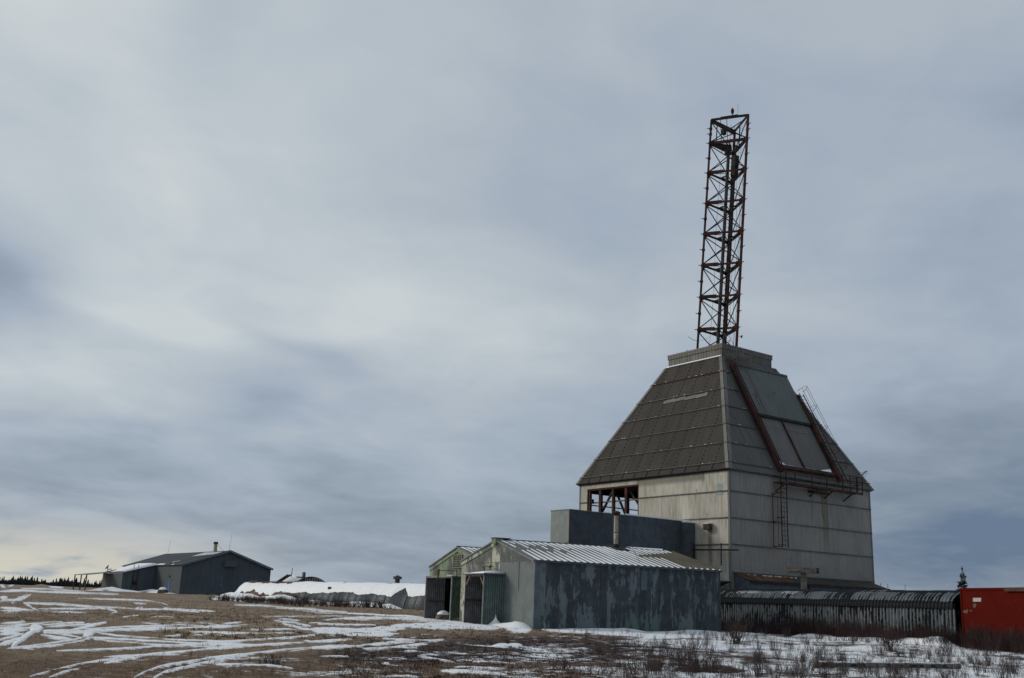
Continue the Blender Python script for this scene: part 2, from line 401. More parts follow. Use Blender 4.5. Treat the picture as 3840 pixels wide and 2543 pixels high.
# ------------------------------------------------------------------ mesh helpers
class MB:
    def __init__(s): s.v = []; s.f = []; s.m = []
    def add(s, vs, fs, mi=0):
        o = len(s.v)
        s.v += [tuple(v) for v in vs]; s.f += [tuple(i + o for i in f) for f in fs]; s.m += [mi] * len(fs)
        return s
    def hexa(s, c, mi=0):       # 8 corners: bottom ring 0-3, top ring 4-7
        return s.add(c, [(0, 3, 2, 1), (4, 5, 6, 7), (0, 1, 5, 4), (1, 2, 6, 5), (2, 3, 7, 6), (3, 0, 4, 7)], mi)
    def box(s, fr, a0, a1, b0, b1, z0, z1, mi=0):
        P = fr.p
        return s.hexa([P(a0, b0, z0), P(a1, b0, z0), P(a1, b1, z0), P(a0, b1, z0), P(a0, b0, z1), P(a1, b0, z1), P(a1, b1, z1), P(a0, b1, z1)], mi)
    def prism(s, pts, ex, mi=0):     # polygon (3D points) pushed by vector ex
        n = len(pts); ex = Vector(ex)
        vs = [Vector(p) for p in pts] + [Vector(p) + ex for p in pts]
        fs = [tuple(range(n))[::-1], tuple(range(n, 2 * n))] + [(i, (i + 1) % n, (i + 1) % n + n, i + n) for i in range(n)]
        return s.add(vs, fs, mi)
    def tube(s, p, q, r, n=6, r2=None, mi=0, cap=True):
        p, q = Vector(p), Vector(q); d = q - p
        if d.length < 1e-6: return s
        d.normalize(); a = d.orthogonal().normalized(); b = d.cross(a); r2 = r if r2 is None else r2
        vs = [p + (a * math.cos(t) + b * math.sin(t)) * r for t in [2 * math.pi * i / n for i in range(n)]]
        vs += [q + (a * math.cos(t) + b * math.sin(t)) * r2 for t in [2 * math.pi * i / n for i in range(n)]]
        fs = [(i, (i + 1) % n, (i + 1) % n + n, i + n) for i in range(n)]
        if cap: fs += [tuple(range(n))[::-1], tuple(range(n, 2 * n))]
        return s.add(vs, fs, mi)
    def path(s, pts, r, n=5):
        for i in range(len(pts) - 1): s.tube(pts[i], pts[i + 1], r, n)
        return s
    def bar(s, p, q, w, h, upv=Z):      # rectangular member from p to q
        p, q = Vector(p), Vector(q); d = (q - p).normalized()
        x = d.cross(Vector(upv))
        if x.length < 1e-4: x = d.orthogonal()
        x.normalize(); y = x.cross(d).normalized(); x = x * w / 2; y = y * h / 2
        return s.hexa([p - x - y, p + x - y, q + x - y, q - x - y, p - x + y, p + x + y, q + x + y, q - x + y])
    def sweepgrid(s, rows, closed=False, mi=0):
        n = len(rows[0]); o = len(s.v)
        for r_ in rows: s.v += [tuple(p) for p in r_]
        for i in range(len(rows) - 1):
            for j in range(n - 1):
                s.f.append((o + i * n + j, o + i * n + j + 1, o + (i + 1) * n + j + 1, o + (i + 1) * n + j)); s.m.append(mi)
        return s
    def build(s, name, mtl, parent=None, smooth=False, org=None):
        me = bpy.data.meshes.new(name)
        if parent is not None: og = parent.get('_o'); og = Vector(og) if og is not None else Vector()
        else: og = Vector(org) if org is not None else Vector()
        me.from_pydata([tuple(Vector(v) - og) for v in s.v], [], s.f)
        ms = mtl if isinstance(mtl, (list, tuple)) else [mtl]
        for x in ms: me.materials.append(x)
        if len(ms) > 1: me.polygons.foreach_set('material_index', s.m)
        if smooth: me.polygons.foreach_set('use_smooth', [True] * len(me.polygons))
        me.update()
        o = bpy.data.objects.new(name, me); C.objects.link(o)
        if parent is not None: o.parent = parent
        else: o.location = og
        o['_o'] = tuple(og)
        return o
class FR:
    """upright frame: a along ux, b along uy (both horizontal), z up"""
    def __init__(s, o, ux, uy=None, z0=0):
        s.o = Vector(o); s.x = Vector(ux).normalized(); s.y = Vector(uy).normalized() if uy is not None else Vector((-s.x.y, s.x.x, 0))
    def p(s, a, b, z): return s.o + s.x * a + s.y * b + Z * z
def thing(name, label, cat, loc, group=None, kind=None):
    o = bpy.data.objects.new(name, None); C.objects.link(o)
    o.location = loc; o['_o'] = tuple(loc); o['label'] = label; o['category'] = cat
    o.empty_display_size = .5
    if group: o['group'] = group
    return o
def tag(o, label=None, cat=None, group=None, kind=None):
    if label: o['label'] = label
    if cat: o['category'] = cat
    if group: o['group'] = group
    if kind: o['kind'] = kind
    return o
def ladder(mbp, base, top, side, w_=.45, rung=.3, r=.025, rr=.014, parent=None, mtl=None, name='ladder'):
    base, top, side = Vector(base), Vector(top), Vector(side).normalized()
    b = MB(); d = top - base; L = d.length; d.normalize()
    b.tube(base - side * w_ / 2, top - side * w_ / 2, r, 4); b.tube(base + side * w_ / 2, top + side * w_ / 2, r, 4)
    o = b.build(name, mtl, parent)
    for i in range(int(L / rung)):
        c = base + d * (rung * (i + .5))
        MB().tube(c - side * w_ / 2, c + side * w_ / 2, rr, 4).build('rung', mtl, o)
    return o
def hoop(c, side, out, w_, depth, r=.016, n=8):
    b = MB(); side, out = Vector(side).normalized(), Vector(out).normalized()
    pts = [Vector(c) + side * (w_ * math.cos(math.pi * i / n)) + out * (depth * math.sin(math.pi * i / n)) for i in range(n + 1)]
    return b.path(pts, r, 4)

# ------------------------------------------------------------------ terrain
HT = [(0, 0), (15, .0), (25, .08), (35, .2), (48, .42), (60, .45), (75, .45), (100, .60), (130, .8), (165, .98), (250, 1.02), (900, 1.15), (6000, 1.25)]
hx, hy = [a for a, b in HT], [b for a, b in HT]
def ground_np(X, Y):
    r = np.hypot(X, Y)
    h = np.interp(r, hx, hy)
    h += .035 * np.sin(X * .9 + 1.3 * np.sin(Y * .37)) * np.sin(Y * .31 + .6) * np.clip(r / 30, 0, 1) + .02 * np.sin(X * 2.3 + Y * .9) * np.sin(Y * 1.1 - X * .4)
    # low spoil mounds far off on the left
    azd = np.degrees(np.arctan2(X, Y))
    mnd = np.exp(-((r - 262) / 16) ** 2) * np.clip((azd + 40) / 4, 0, 1) * np.clip((-16 - azd) / 3, 0, 1)
    h += mnd * (.32 + .30 * np.sin(azd * 2.1 + 1) + .12 * np.sin(azd * 6.3))
    return h
def gz(x, y): return float(ground_np(np.array([float(x)]), np.array([float(y)]))[0])
def on_ground(px, py):
    d = ray(px, py); t = 20.0
    for _ in range(60):
        x, y = d.x * t, d.y * t
        z = gz(x, y); nt = (z - EYE) / d.z if d.z < -1e-4 else 400
        t = t * .4 + min(nt, 900) * .6
    return Vector((d.x * t, d.y * t, gz(d.x * t, d.y * t)))

A_ = lambda x, y: (x / 3.383, 2140 + y / 3.383)
B_ = lambda x, y: (600 + x / 3.383, 2200 + y / 3.383)
C_ = lambda x, y: (1200 + x / 3.383, 2280 + y / 3.383)
D_ = lambda x, y: (1900 + x / 2.631, 2330 + y / 2.631)
# wind-blown snow lying in wheel ruts and hollows: (map, points, half width)
TR = [
 (A_, [(0,680),(180,665),(330,655)],6),(A_, [(0,705),(300,690),(560,665),(790,655)],8),(A_, [(0,735),(200,715),(400,690)],9),(A_, [(0,780),(200,755),(400,720)],14),
 (A_, [(0,812),(250,800)],13),(A_, [(0,875),(150,850),(300,800)],12),(A_, [(480,720),(400,790),(300,850),(220,910),(150,970)],36),(A_, [(380,730),(540,730)],48),(A_, [(0,940),(150,900),(300,850)],18),
 (A_, [(500,700),(700,680),(1060,660)],7),(A_, [(560,725),(800,700),(1080,690),(1130,680)],8),(A_, [(560,765),(900,765),(1100,720),(1200,690),(1340,655)],15),
 (A_, [(560,795),(900,790),(1200,770),(1700,745),(2368,735)],17),(A_, [(1000,745),(1300,735),(1700,715),(2050,705),(2368,690)],9),(A_, [(1060,830),(1130,800),(1200,780)],32),
 (A_, [(520,820),(700,850),(900,870)],13),(A_, [(640,800),(900,830),(1020,850)],7),(A_, [(100,995),(400,960),(700,920),(950,880),(1080,840)],10),(A_, [(150,1002),(500,977),(850,932),(1050,890),(1150,850)],8),
 (A_, [(1250,790),(1500,830),(1900,860),(2368,890)],8),(A_, [(1150,850),(1400,865),(1900,900),(2368,920)],12),(A_, [(1200,880),(1500,910),(2000,945),(2368,955)],7),(A_, [(720,1025),(1100,1010),(1500,1000),(2000,960),(2368,945)],8),
 (A_, [(1320,1105),(1700,1085),(2000,1060),(2368,1020)],12),(A_, [(1000,1190),(1300,1140),(1700,1100)],9),(A_, [(1320,1180),(1600,1130),(1800,1100)],9),(A_, [(380,1350),(650,1280),(900,1220),(1050,1180)],10),
 (A_, [(620,1363),(800,1300),(950,1265),(1200,1210)],12),(A_, [(1700,1363),(1850,1290),(2050,1220),(2368,1165)],16),(A_, [(1950,1363),(2150,1270),(2368,1220)],14),
 (A_, [(0,262),(300,250),(500,265)],9),(A_, [(100,265),(180,245)],8),(A_, [(270,225),(600,235),(900,255),(1070,270)],5),(A_, [(400,265),(800,275),(1100,285),(1500,300)],8),
 (A_, [(0,340),(90,340)],22),(A_, [(0,385),(200,375),(350,300)],13),(A_, [(150,405),(300,350),(390,300)],12),(A_, [(300,400),(400,470),(500,520)],10),(A_, [(0,470),(200,495),(450,515)],18),(A_, [(0,515),(250,520)],12),
 (A_, [(330,402),(700,420),(1000,440),(1400,470),(1720,492)],4),(A_, [(350,405),(700,435),(1100,460),(1350,480),(1450,505),(1480,525),(1400,550)],7),(A_, [(480,485),(900,485),(1300,485)],4.5),(A_, [(500,510),(800,525),(1090,537)],4),
 (A_, [(1700,492),(2000,490),(2368,495)],7),(A_, [(1720,495),(1760,465)],11),(A_, [(1780,490),(1800,465)],8),(A_, [(2080,485),(2160,488)],17),(A_, [(2150,500),(2368,512)],8),
 (A_, [(1000,350),(1500,365),(1900,385),(2050,410),(2120,435)],4.5),(A_, [(1700,410),(1850,420)],7),(A_, [(1900,595),(2050,585),(2200,590)],5),(A_, [(1560,590),(1750,570)],4),(A_, [(250,635),(310,635)],6),
 (A_, [(1800,665),(2020,685),(2060,700)],5),(A_, [(2100,835),(2300,830)],5),(A_, [(0,180),(60,210)],14),(A_, [(110,200),(170,180)],6),(A_, [(620,205),(800,215)],7),
 (B_, [(0,540),(300,530),(600,515),(900,505),(1110,490)],13),(B_, [(0,495),(250,490),(480,500),(560,505)],8),(B_, [(500,505),(580,508)],13),(B_, [(450,460),(650,475),(740,490)],7),(B_, [(780,478),(900,465),(1030,452)],6),(B_, [(700,495),(770,498)],14),
 (B_, [(180,462),(450,470)],4),(B_, [(0,670),(400,685),(850,697)],8),(B_, [(0,705),(400,725),(800,735),(1200,740)],11),(B_, [(0,765),(400,740),(700,710),(1100,685),(1500,660),(1800,640),(2000,600)],9),
 (B_, [(0,740),(500,765),(900,770)],5),(B_, [(0,865),(400,820),(800,780),(1200,750),(1700,725),(2000,700),(2368,670)],15),(B_, [(0,1040),(300,970),(600,920),(900,885),(1200,850),(1600,810),(2000,775),(2368,745)],15),
 (B_, [(0,1130),(250,1050),(500,985),(800,930),(1000,900)],17),(B_, [(700,990),(1000,1000),(1400,1010),(1680,1045)],17),(B_, [(380,572),(700,580),(950,590),(1300,600),(1700,585)],7),(B_, [(700,615),(900,600)],5),
 (B_, [(1320,545),(1600,545),(1800,545)],8),(B_, [(1150,548),(1280,548)],4),(B_, [(1420,430),(1700,460),(1900,500)],9),(B_, [(1500,405),(1780,440)],7),(B_, [(1550,470),(1800,530)],9),(B_, [(1880,455),(2368,490)],7),
 (B_, [(200,620),(260,620)],6),(B_, [(430,620),(550,620)],7),(B_, [(560,612),(640,612)],7),(B_, [(1230,628),(1280,628)],5),(B_, [(1520,690),(1570,690)],6),(B_, [(1830,690),(1900,690)],7),
 (B_, [(950,230),(1400,250),(1800,290),(2368,325)],9),(B_, [(650,150),(1000,175),(1500,200)],5),(B_, [(1300,380),(2368,375)],2.5),(B_, [(40,280),(130,290)],15),(B_, [(130,295),(400,320),(490,325)],8),(B_, [(250,290),(690,315)],4),
 (C_, [(50,155),(400,135),(900,130),(1300,150),(1800,170),(2368,200)],20),(C_, [(900,235),(1400,220),(1900,230),(2368,250)],42),(C_, [(-300,270),(0,290),(300,290),(700,290),(1100,250)],40),(C_, [(300,340),(700,350),(1000,330)],24),
 (C_, [(0,190),(300,215),(700,215)],9),(C_, [(800,390),(1000,405),(1400,420),(1590,400)],13),(C_, [(-400,560),(0,515),(500,490),(900,450),(1200,440)],17),(C_, [(0,435),(400,395)],9),(C_, [(550,520),(900,505),(1200,475),(1500,425)],11),
 (C_, [(1240,610),(1500,605)],9),(C_, [(1250,620),(1450,650),(1700,690)],11),(C_, [(1940,690),(2130,690)],8),(C_, [(2200,485),(2420,480)],25),(C_, [(1700,750),(2368,780)],13),(C_, [(1480,800),(1900,820),(2368,850)],26),
 (C_, [(0,620),(360,618)],7),(C_, [(870,655),(910,655)],8),(C_, [(790,710),(880,710)],11),(C_, [(850,870),(1250,880)],14),(C_, [(1060,510),(1240,510)],6),(C_, [(1080,550),(1220,550)],6),(C_, [(1080,345),(1150,350)],7),(C_, [(1140,375),(1220,378)],6),
 (D_, [(0,80),(240,90)],24),(D_, [(350,80),(1000,115),(1500,150),(2368,130)],28),(D_, [(0,235),(150,235)],14),(D_, [(1900,420),(2368,440)],22),
]
CUT = [(C_, [(0,180),(500,180),(1050,192)],13),(C_, [(0,230),(450,247)],9),(C_, [(850,365),(1100,355),(1400,340)],12),(C_, [(0,388),(250,362)],17),(C_, [(450,400),(640,400)],5),(C_, [(0,460),(400,440),(780,425)],11),
 (D_, [(1330,340),(1700,375),(1900,385)],11),(D_, [(1650,480),(2368,490)],26),(D_, [(180,130),(500,150),(1240,180)],10)]
def dist_poly(X, Y, pts, w_=0.0, seed=0):
    """distance to a line less its half width, which tapers at the ends and wavers along it"""
    best = np.full(X.shape, 1e9)
    Lt = sum(math.hypot(b[0] - a[0], b[1] - a[1]) for a, b in zip(pts[:-1], pts[1:])); run = 0.0
    tp = max(12.0, min(90.0, Lt * .3))
    for (ax, ay), (bx, by) in zip(pts[:-1], pts[1:]):
        ux, uy = bx - ax, by - ay; L2 = ux * ux + uy * uy
        t = np.clip(((X - ax) * ux + (Y - ay) * uy) / L2, 0, 1)
        L = math.sqrt(L2); s_ = run + t * L; run += L
        e = np.clip(np.minimum(s_, Lt - s_) / tp, 0, 1)
        wv = w_ * (.15 + .85 * e ** .7) * (1 + .22 * np.sin(s_ * .031 + seed) + .10 * np.sin(s_ * .11 + seed * 2.1))
        best = np.minimum(best, np.hypot(X - ax - ux * t, Y - ay - uy * t) - wv)
    return best
def make_ground():
    NA, azs = 1250, None
    azs = np.concatenate([np.linspace(-70, -31, 60, endpoint=False), np.linspace(-31, 31, NA, endpoint=False), np.linspace(31, 70, 60)])
    inv = np.linspace(1 / 19.5, 1 / 330.0, 400)
    rs = np.concatenate([[.5, 3, 6, 9, 12, 15, 17.5], 1 / inv, [420, 600, 900, 1500, 3000, 6000, 9000]])
    AA, RR = np.meshgrid(np.radians(azs), rs)
    X, Y = RR * np.sin(AA), RR * np.cos(AA)
    Zz = ground_np(X, Y)
    Zz[RR > 5000] -= 6.0
    Zz = np.where(RR > 8000, -60.0, Zz)
    n = X.size
    px, py = proj_np(X.ravel(), Y.ravel(), Zz.ravel())
    r = RR.ravel()
    # base cover: fields over the image-space map of the place
    g = lambda cx, cy, sx, sy: np.exp(-((px - cx) / sx) ** 2 - ((py - cy) / sy) ** 2)
    S = np.full(n, .12); A = np.full(n, .34); HTH = np.zeros(n); RU = np.zeros(n)
    rt = 1 / (1 + np.exp(-(px - 2350) / 130))            # snowier, shrubby ground on the right
    S += rt * .52; A += rt * .12
    bot = 1 / (1 + np.exp(-(py - (2470 - .012 * px)) / 14))
    S += bot * (1 - rt) * .22 * np.clip(px / 500, 0, 1); A += bot * (1 - rt) * .22
    RU = np.clip(bot * (1 - rt) * 1.2, 0, 1)
    hh = g(1950, 2440, 420, 34) + g(1500, 2462, 260, 22) + g(2200, 2450, 300, 25) * .9
    HTH = np.clip(hh * 2.0, 0, 1) + np.clip(rt * .8, 0, 1) + g(150, 2500, 380, 28) * .25
    S += g(1950, 2440, 380, 34) * .10 ; A += g(1950, 2440, 450, 40) * .40 
    S += g(1900, 2520, 420, 20) * .14; S += g(2500, 2395, 350, 30) * .15
    S -= g(2150, 2375, 220, 10) * .12; HTH += g(1900, 2392, 420, 14) * .55; A += g(1900, 2392, 500, 14) * .25; S += g(1900, 2390, 400, 12) * .08
    sh = g(2300, 2340, 800, 18) * .35; S += sh
    far = np.clip((r - 170) / 60, 0, 1); S += far * .14; A += far * .08
    dmax = np.full(n, -1e9)
    inb = (px > -60) & (px < 3900) & (py > 2150) & (py < 2560)
    X_, Y_ = px[inb], py[inb]
    cov = np.full(X_.shape, -1.0)
    for fn, pts, hw in TR:
        q = [fn(*p) for p in pts]; sc = 2.631 if fn is D_ else 3.383; w_ = hw / sc
        xs = [p[0] for p in q]; ys = [p[1] for p in q]
        m_ = (X_ > min(xs) - 60) & (X_ < max(xs) + 60) & (Y_ > min(ys) - w_ - 12) & (Y_ < max(ys) + w_ + 12)
        if not m_.any(): continue
        d = dist_poly(X_[m_], Y_[m_], q, w_ * .85 + .5, pts[0][0] * .7)
        v = .60 - d / 15.0
        cov[m_] = np.maximum(cov[m_], v)
    Sb, Ab = S[inb], A[inb]
    k = np.clip(cov, 0, 1)
    Sb = np.maximum(Sb, np.minimum(cov, 1.25)); Ab = Ab * (1 - k) + .30 * k
    for fn, pts, hw in CUT:
        q = [fn(*p) for p in pts]; sc = 2.631 if fn is D_ else 3.383; w_ = hw / sc
        d = dist_poly(X_, Y_, q, w_ + 1, hw); v = np.clip(.5 - d / 5.0, 0, 1)
        Sb = Sb * (1 - v) + .22 * v
    S[inb] = Sb; A[inb] = Ab
    Zf = Zz.ravel(); Zf[inb] += .035 * np.clip((Sb - .35) * 2.2, 0, 1) * np.clip((120 - r[inb]) / 60, 0, 1); Zz = Zf.reshape(Zz.shape)
    nc = len(azs); nr = len(rs)
    me = bpy.data.meshes.new('ground')
    me.vertices.add(n); me.vertices.foreach_set('co', np.stack([X.ravel(), Y.ravel(), Zz.ravel()], 1).ravel().astype(np.float32))
    i, j = np.meshgrid(np.arange(nr - 1), np.arange(nc - 1), indexing='ij')
    a = (i * nc + j).ravel()
    fc = np.stack([a, a + 1, a + nc + 1, a + nc], 1).astype(np.int32)
    fc = fc[:, ::-1]
    me.loops.add(fc.size); me.loops.foreach_set('vertex_index', fc.ravel())
    me.polygons.add(len(fc)); me.polygons.foreach_set('loop_start', np.arange(0, fc.size, 4, dtype=np.int32))
    me.polygons.foreach_set('use_smooth', np.ones(len(fc), bool))
    at = me.attributes.new('cover', 'FLOAT_VECTOR', 'POINT')
    at.data.foreach_set('vector', np.stack([S, A, np.clip(HTH, 0, 1)], 1).ravel().astype(np.float32))
    at = me.attributes.new('tone', 'FLOAT_VECTOR', 'POINT')
    at.data.foreach_set('vector', np.stack([S * 0, RU, S * 0], 1).ravel().astype(np.float32))
    me.materials.append(M_ground); me.update(calc_edges=True); me.validate()
    o = bpy.data.objects.new('ground', me); C.objects.link(o); o['kind'] = 'structure'
    return o
make_ground()
# a plain sheet so that the land also goes on behind the camera
b = MB(); N_ = 48
b.add([(0, 0, -.06)] + [(9000 * math.cos(2 * math.pi * i / N_), 9000 * math.sin(2 * math.pi * i / N_), -70) for i in range(N_)] + [(2500 * math.cos(2 * math.pi * i / N_), 2500 * math.sin(2 * math.pi * i / N_), -.1) for i in range(N_)],
      [(0, 1 + N_ + i, 1 + N_ + (i + 1) % N_) for i in range(N_)] + [(1 + N_ + i, 1 + i, 1 + (i + 1) % N_, 1 + N_ + (i + 1) % N_) for i in range(N_)])
tun = mat('tundra_behind', .95)
tun.put(tun.bsdf.inputs['Base Color'], tun.mix(tun.step(tun.noise(tun.P, .3, 5, .6), .48, .53), (.12, .09, .06), (.7, .72, .75)))
tag(b.build('terrain', tun.mat), kind='structure')

def drift(name, pts, width, height, seed=0, seg=10, skew=0.0, parent=None, kind='structure', lobes=1.0):
    """bank of blown snow along a ground line: pts = [(x, y, height factor)]"""
    rnd = random.Random(seed); rows = []
    P = [Vector((x, y, 0)) for x, y, h in pts]; Hs = [h for *_, h in pts]
    samples = []
    for k in range(len(P) - 1):
        L = (P[k + 1] - P[k]).length; ns = max(2, int(L / (width * .35)))
        for i in range(ns + (1 if k == len(P) - 2 else 0)):
            t = i / ns; samples.append((P[k].lerp(P[k + 1], t), Hs[k] * (1 - t) + Hs[k + 1] * t, (P[k + 1] - P[k]).normalized()))
    ph = rnd.random() * 9
    for si, (c, h, d) in enumerate(samples):
        nrm = Vector((d.y, -d.x, 0)); row = []
        end = min(si, len(samples) - 1 - si); e = min(1, end / 2.5)
        hh = height * h * (e ** .6) * (1 + .22 * lobes * math.sin(si * .9 + ph) + .12 * lobes * math.sin(si * 2.3 + ph))
        for j in range(seg + 1):
            t = j / seg * 2 - 1
            prof = max(0, math.cos(t * math.pi / 2)) ** (1.5 + skew * t)
            hh2 = hh * (1 + .05 * math.sin(si * 1.9 + j * .9 + ph) + .02 * math.sin(si * 3.7 - j * 2.1))
            p = c + nrm * (t * width / 2 * (.75 + .25 * e + .08 * math.sin(si * 1.3 + ph)))
            row.append((p.x, p.y, gz(p.x, p.y) - .04 + prof * hh2))
        rows.append(row)
    b = MB(); b.sweepgrid(rows)
    o = b.build(name, M_snow, parent, smooth=True)
    if parent is None and kind: o['kind'] = kind
    return o

# ------------------------------------------------------------------ launch building
CEN = M0 + (DL + DR) * (AW / 2)
bld = thing('launch_building', 'tall pale building with a dark truncated pyramid roof and caged ladders', 'building', (CEN.x, CEN.y, .4))
GL = [.3, 4.13, 5.99, 7.78, 9.60, 11.0]            # heights of the wall girts
frL = FR(M0, DL, -DR * -1)                            # left face: a along DL from the near corner, b inwards
frL = FR(M0, DL, DR)
frR = FR(M0, DR, DL)
HA = AW / 2
def wall_panels(fr, mtl, n, cut=None, step=None, rows=GL):
    for k in range(len(rows) - 1):
        for i in range(n):
            a0, a1 = AW * i / n + .003, AW * (i + 1) / n - .003
            z0, z1 = rows[k] + .004, rows[k + 1] - .004
            pcs = [(a0, a1, z0, z1)]
            if cut:
                ca0, ca1, cz0, cz1 = cut; out = []
                for (p0, p1, q0, q1) in pcs:
                    if p1 <= ca0 or p0 >= ca1 or q1 <= cz0 or q0 >= cz1: out.append((p0, p1, q0, q1)); continue
                    if p0 < ca0: out.append((p0, ca0, q0, q1))
                    if p1 > ca1: out.append((ca1, p1, q0, q1))
                    m0, m1 = max(p0, ca0), min(p1, ca1)
                    if q0 < cz0: out.append((m0, m1, q0, cz0))
                    if q1 > cz1: out.append((m0, m1, cz1, q1))
                pcs = out
            off = random.uniform(0, .006)
            for p in pcs:
                ta, tb = random.uniform(-.004, .004), random.uniform(-.004, .004); y0 = -.012 - off; P_ = fr.p
                MB().hexa([P_(p[0], y0 + ta, p[2]), P_(p[1], y0 - ta, p[2]), P_(p[1], .03, p[2]), P_(p[0], .03, p[2]), P_(p[0], y0 + tb, p[3]), P_(p[1], y0 - tb, p[3]), P_(p[1], .03, p[3]), P_(p[0], .03, p[3])]).build('wall_panel', mtl, bld)
OPEN = (9.02, 15.05, 6.6, 10.66)
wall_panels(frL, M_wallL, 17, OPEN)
wall_panels(frR, M_wallR_shade, 15)
# the two sides away from the camera, the nearer one with an opening the sky shows through
frB = FR(M0 + DL * AW, DR, -DL)
frC = FR(M0 + DR * AW, DL, -DR)
OPB = (.9, 6.6, 6.0, 10.45)
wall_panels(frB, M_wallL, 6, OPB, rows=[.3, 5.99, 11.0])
wall_panels(frC, M_wallR_shade, 6, None, rows=[.3, 5.99, 11.0])
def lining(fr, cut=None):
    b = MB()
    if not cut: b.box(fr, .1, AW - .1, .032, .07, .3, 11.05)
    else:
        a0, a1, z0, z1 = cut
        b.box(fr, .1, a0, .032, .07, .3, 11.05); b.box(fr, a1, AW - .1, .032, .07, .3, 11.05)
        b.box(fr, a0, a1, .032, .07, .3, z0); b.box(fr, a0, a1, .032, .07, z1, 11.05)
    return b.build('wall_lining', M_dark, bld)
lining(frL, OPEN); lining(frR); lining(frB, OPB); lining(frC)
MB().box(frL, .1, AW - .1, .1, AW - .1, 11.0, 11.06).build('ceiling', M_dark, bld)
# girts
for z in GL[2:5]:
    for (a0, a1) in ([(.12, 9.0), (15.07, AW - .02)] if z > 6.6 and z > 6.7 else [(.12, AW - .02)]):
        b = MB().box(frL, a0, a1, -.085, -.025, z - .035, z + .035); b.build('girt', M_batten, bld)
    MB().box(frR, .12, AW + .03, -.085, -.025, z - .035, z + .035).build('girt', M_batten, bld)
MB().box(frR, .12, AW + .03, -.085, -.025, 4.10, 4.17).build('girt', M_batten, bld)
# near corner flashing and the other corner trims
cf = MB(); cf.box(frL, -.045, .11, -.045, -.026, .3, 11.0); cf.box(frR, -.024, .11, -.045, -.026, .3, 11.0); cf.build('corner_trim', M_hip, bld)
MB().box(frL, AW - .12, AW + .045, -.04, -.026, .3, 11.0).build('corner_trim', M_hip, bld)
MB().box(frR, AW - .10, AW + .045, -.04, -.026, .3, 11.0).build('corner_trim', M_hip, bld)
# opening: red steel frame, studs, braces
for a0, a1 in ((14.80, 15.06), (13.46, 13.74), (11.98, 12.18), (10.46, 10.70), (9.02, 9.22)):
    MB().box(frL, a0, a1, .075, .28, 5.0, 10.66).build('stud', M_rust, bld)
MB().box(frL, 9.02, 15.06, .02, .25, 10.54, 10.68).build('lintel', M_rust, bld)
for (a0, z0, a1, z1, m_) in ((12.5, 10.4, 14.35, 8.0, M_wooddark), (11.9, 10.0, 10.7, 8.0, M_darksteel), (10.47, 10.25, 9.2, 8.85, M_wooddark), (10.6, 8.0, 9.4, 6.8, M_darksteel)):
    MB().bar(frL.p(a0, .45, z0), frL.p(a1, .45, z1), .12, .16, DR).build('brace', m_, bld)
MB().box(frL, 9.0, 15.0, .29, .37, 9.52, 9.62).build('rail', M_woodgrey, bld)
MB().box(frB, .9, 6.6, .1, .2, 9.48, 9.56).build('rail', M_darksteel, bld)
MB().box(frB, 4.8, 5.1, .1, .35, .4, 10.9).build('stud', M_darksteel, bld)
MB().box(frL, 14.5, 14.74, .05, .25, 9.55, 9.85).build('switch_box', M_dark, bld)
for a in (13.0, 12.7): MB().tube(frL.p(a, 1.2, 7), frL.p(a + .03, 1.3, 10.9), .012, 4).build('hanging_cable', M_darksteel, bld)
# roof: four slopes of a truncated pyramid
HE, ZE, HR_, ZR = 8.222, 11.117, 3.148, 20.815
def roof_pt(nrm, tan, u, z, off=0.0):
    s = (ZR - z) / (ZR - ZE); h = HR_ + (HE - HR_) * s
    N_ = (nrm * (ZR - ZE) + Z * (HE - HR_)).normalized()
    return CEN + nrm * h + tan * u + Z * z + N_ * off - Z * 0
def half(z): return HR_ + (HE - HR_) * (ZR - z) / (ZR - ZE)
RZ = [11.117, 11.60, 13.12, 14.67, 16.20, 17.76, 19.33, 20.815]
def roof_side(nrm, tan, mtl, pitch, shift=0.0, single=False):
    for k in range(len(RZ) - 1):
        z0, z1 = RZ[k], RZ[k + 1]
        h0, h1 = half(z0), half(z1)
        us = [-h0] + [u for u in [shift + pitch * i for i in range(-12, 13)] if -h0 + .25 < u < h0 - .25] + [h0]
        if single: us = [-h0, 0, h0]
        for a, c in zip(us[:-1], us[1:]):
            g = .004; a_, c_ = a + g, c - g; off = random.uniform(.0, .012)
            poly = [(max(a_, -h0), z0 + .01), (min(c_, h0), z0 + .01)]
            # clip by the hips
            top = [(min(c_, h1), z1 - .01), (max(a_, -h1), z1 - .01)]
            if a_ >= h1:      # starts beyond the upper edge on the right: triangle
                zz = z0 + (h0 - a_) / (h0 - h1) * (z1 - z0); top = [(a_, zz)]
            elif c_ <= -h1:
                zz = z0 + (h0 + c_) / (h0 - h1) * (z1 - z0); top = [(c_, zz)]
            else:
                if c_ > h1: top = [(h1, z1 - .01)] + top[1:]; poly = poly
                if c_ > h1 and c_ < h0 - .02:
                    zz = z0 + (h0 - c_) / (h0 - h1) * (z1 - z0); top = [(c_, zz)] + top
                if a_ < -h1 and a_ > -h0 + .02:
                    zz = z0 + (h0 + a_) / (h0 - h1) * (z1 - z0); top = top + [(a_, zz)]
            P3 = [roof_pt(nrm, tan, u, z, off) for u, z in poly + top]
            n_ = (nrm * (ZR - ZE) + Z * (HE - HR_)).normalized()
            MB().prism(P3, -n_ * .05).build('roof_panel', mtl, bld)
NRM_L, NRM_R = -DR, -DL
roof_side(NRM_L, DL, M_roof, 1.33, .05)
roof_side(NRM_R, DR, M_roofR, 1.33, .3)
roof_side(DR, DL, M_roof, 1.33, 0, True)
roof_side(DL, DR, M_roof, 1.33, 0, True)
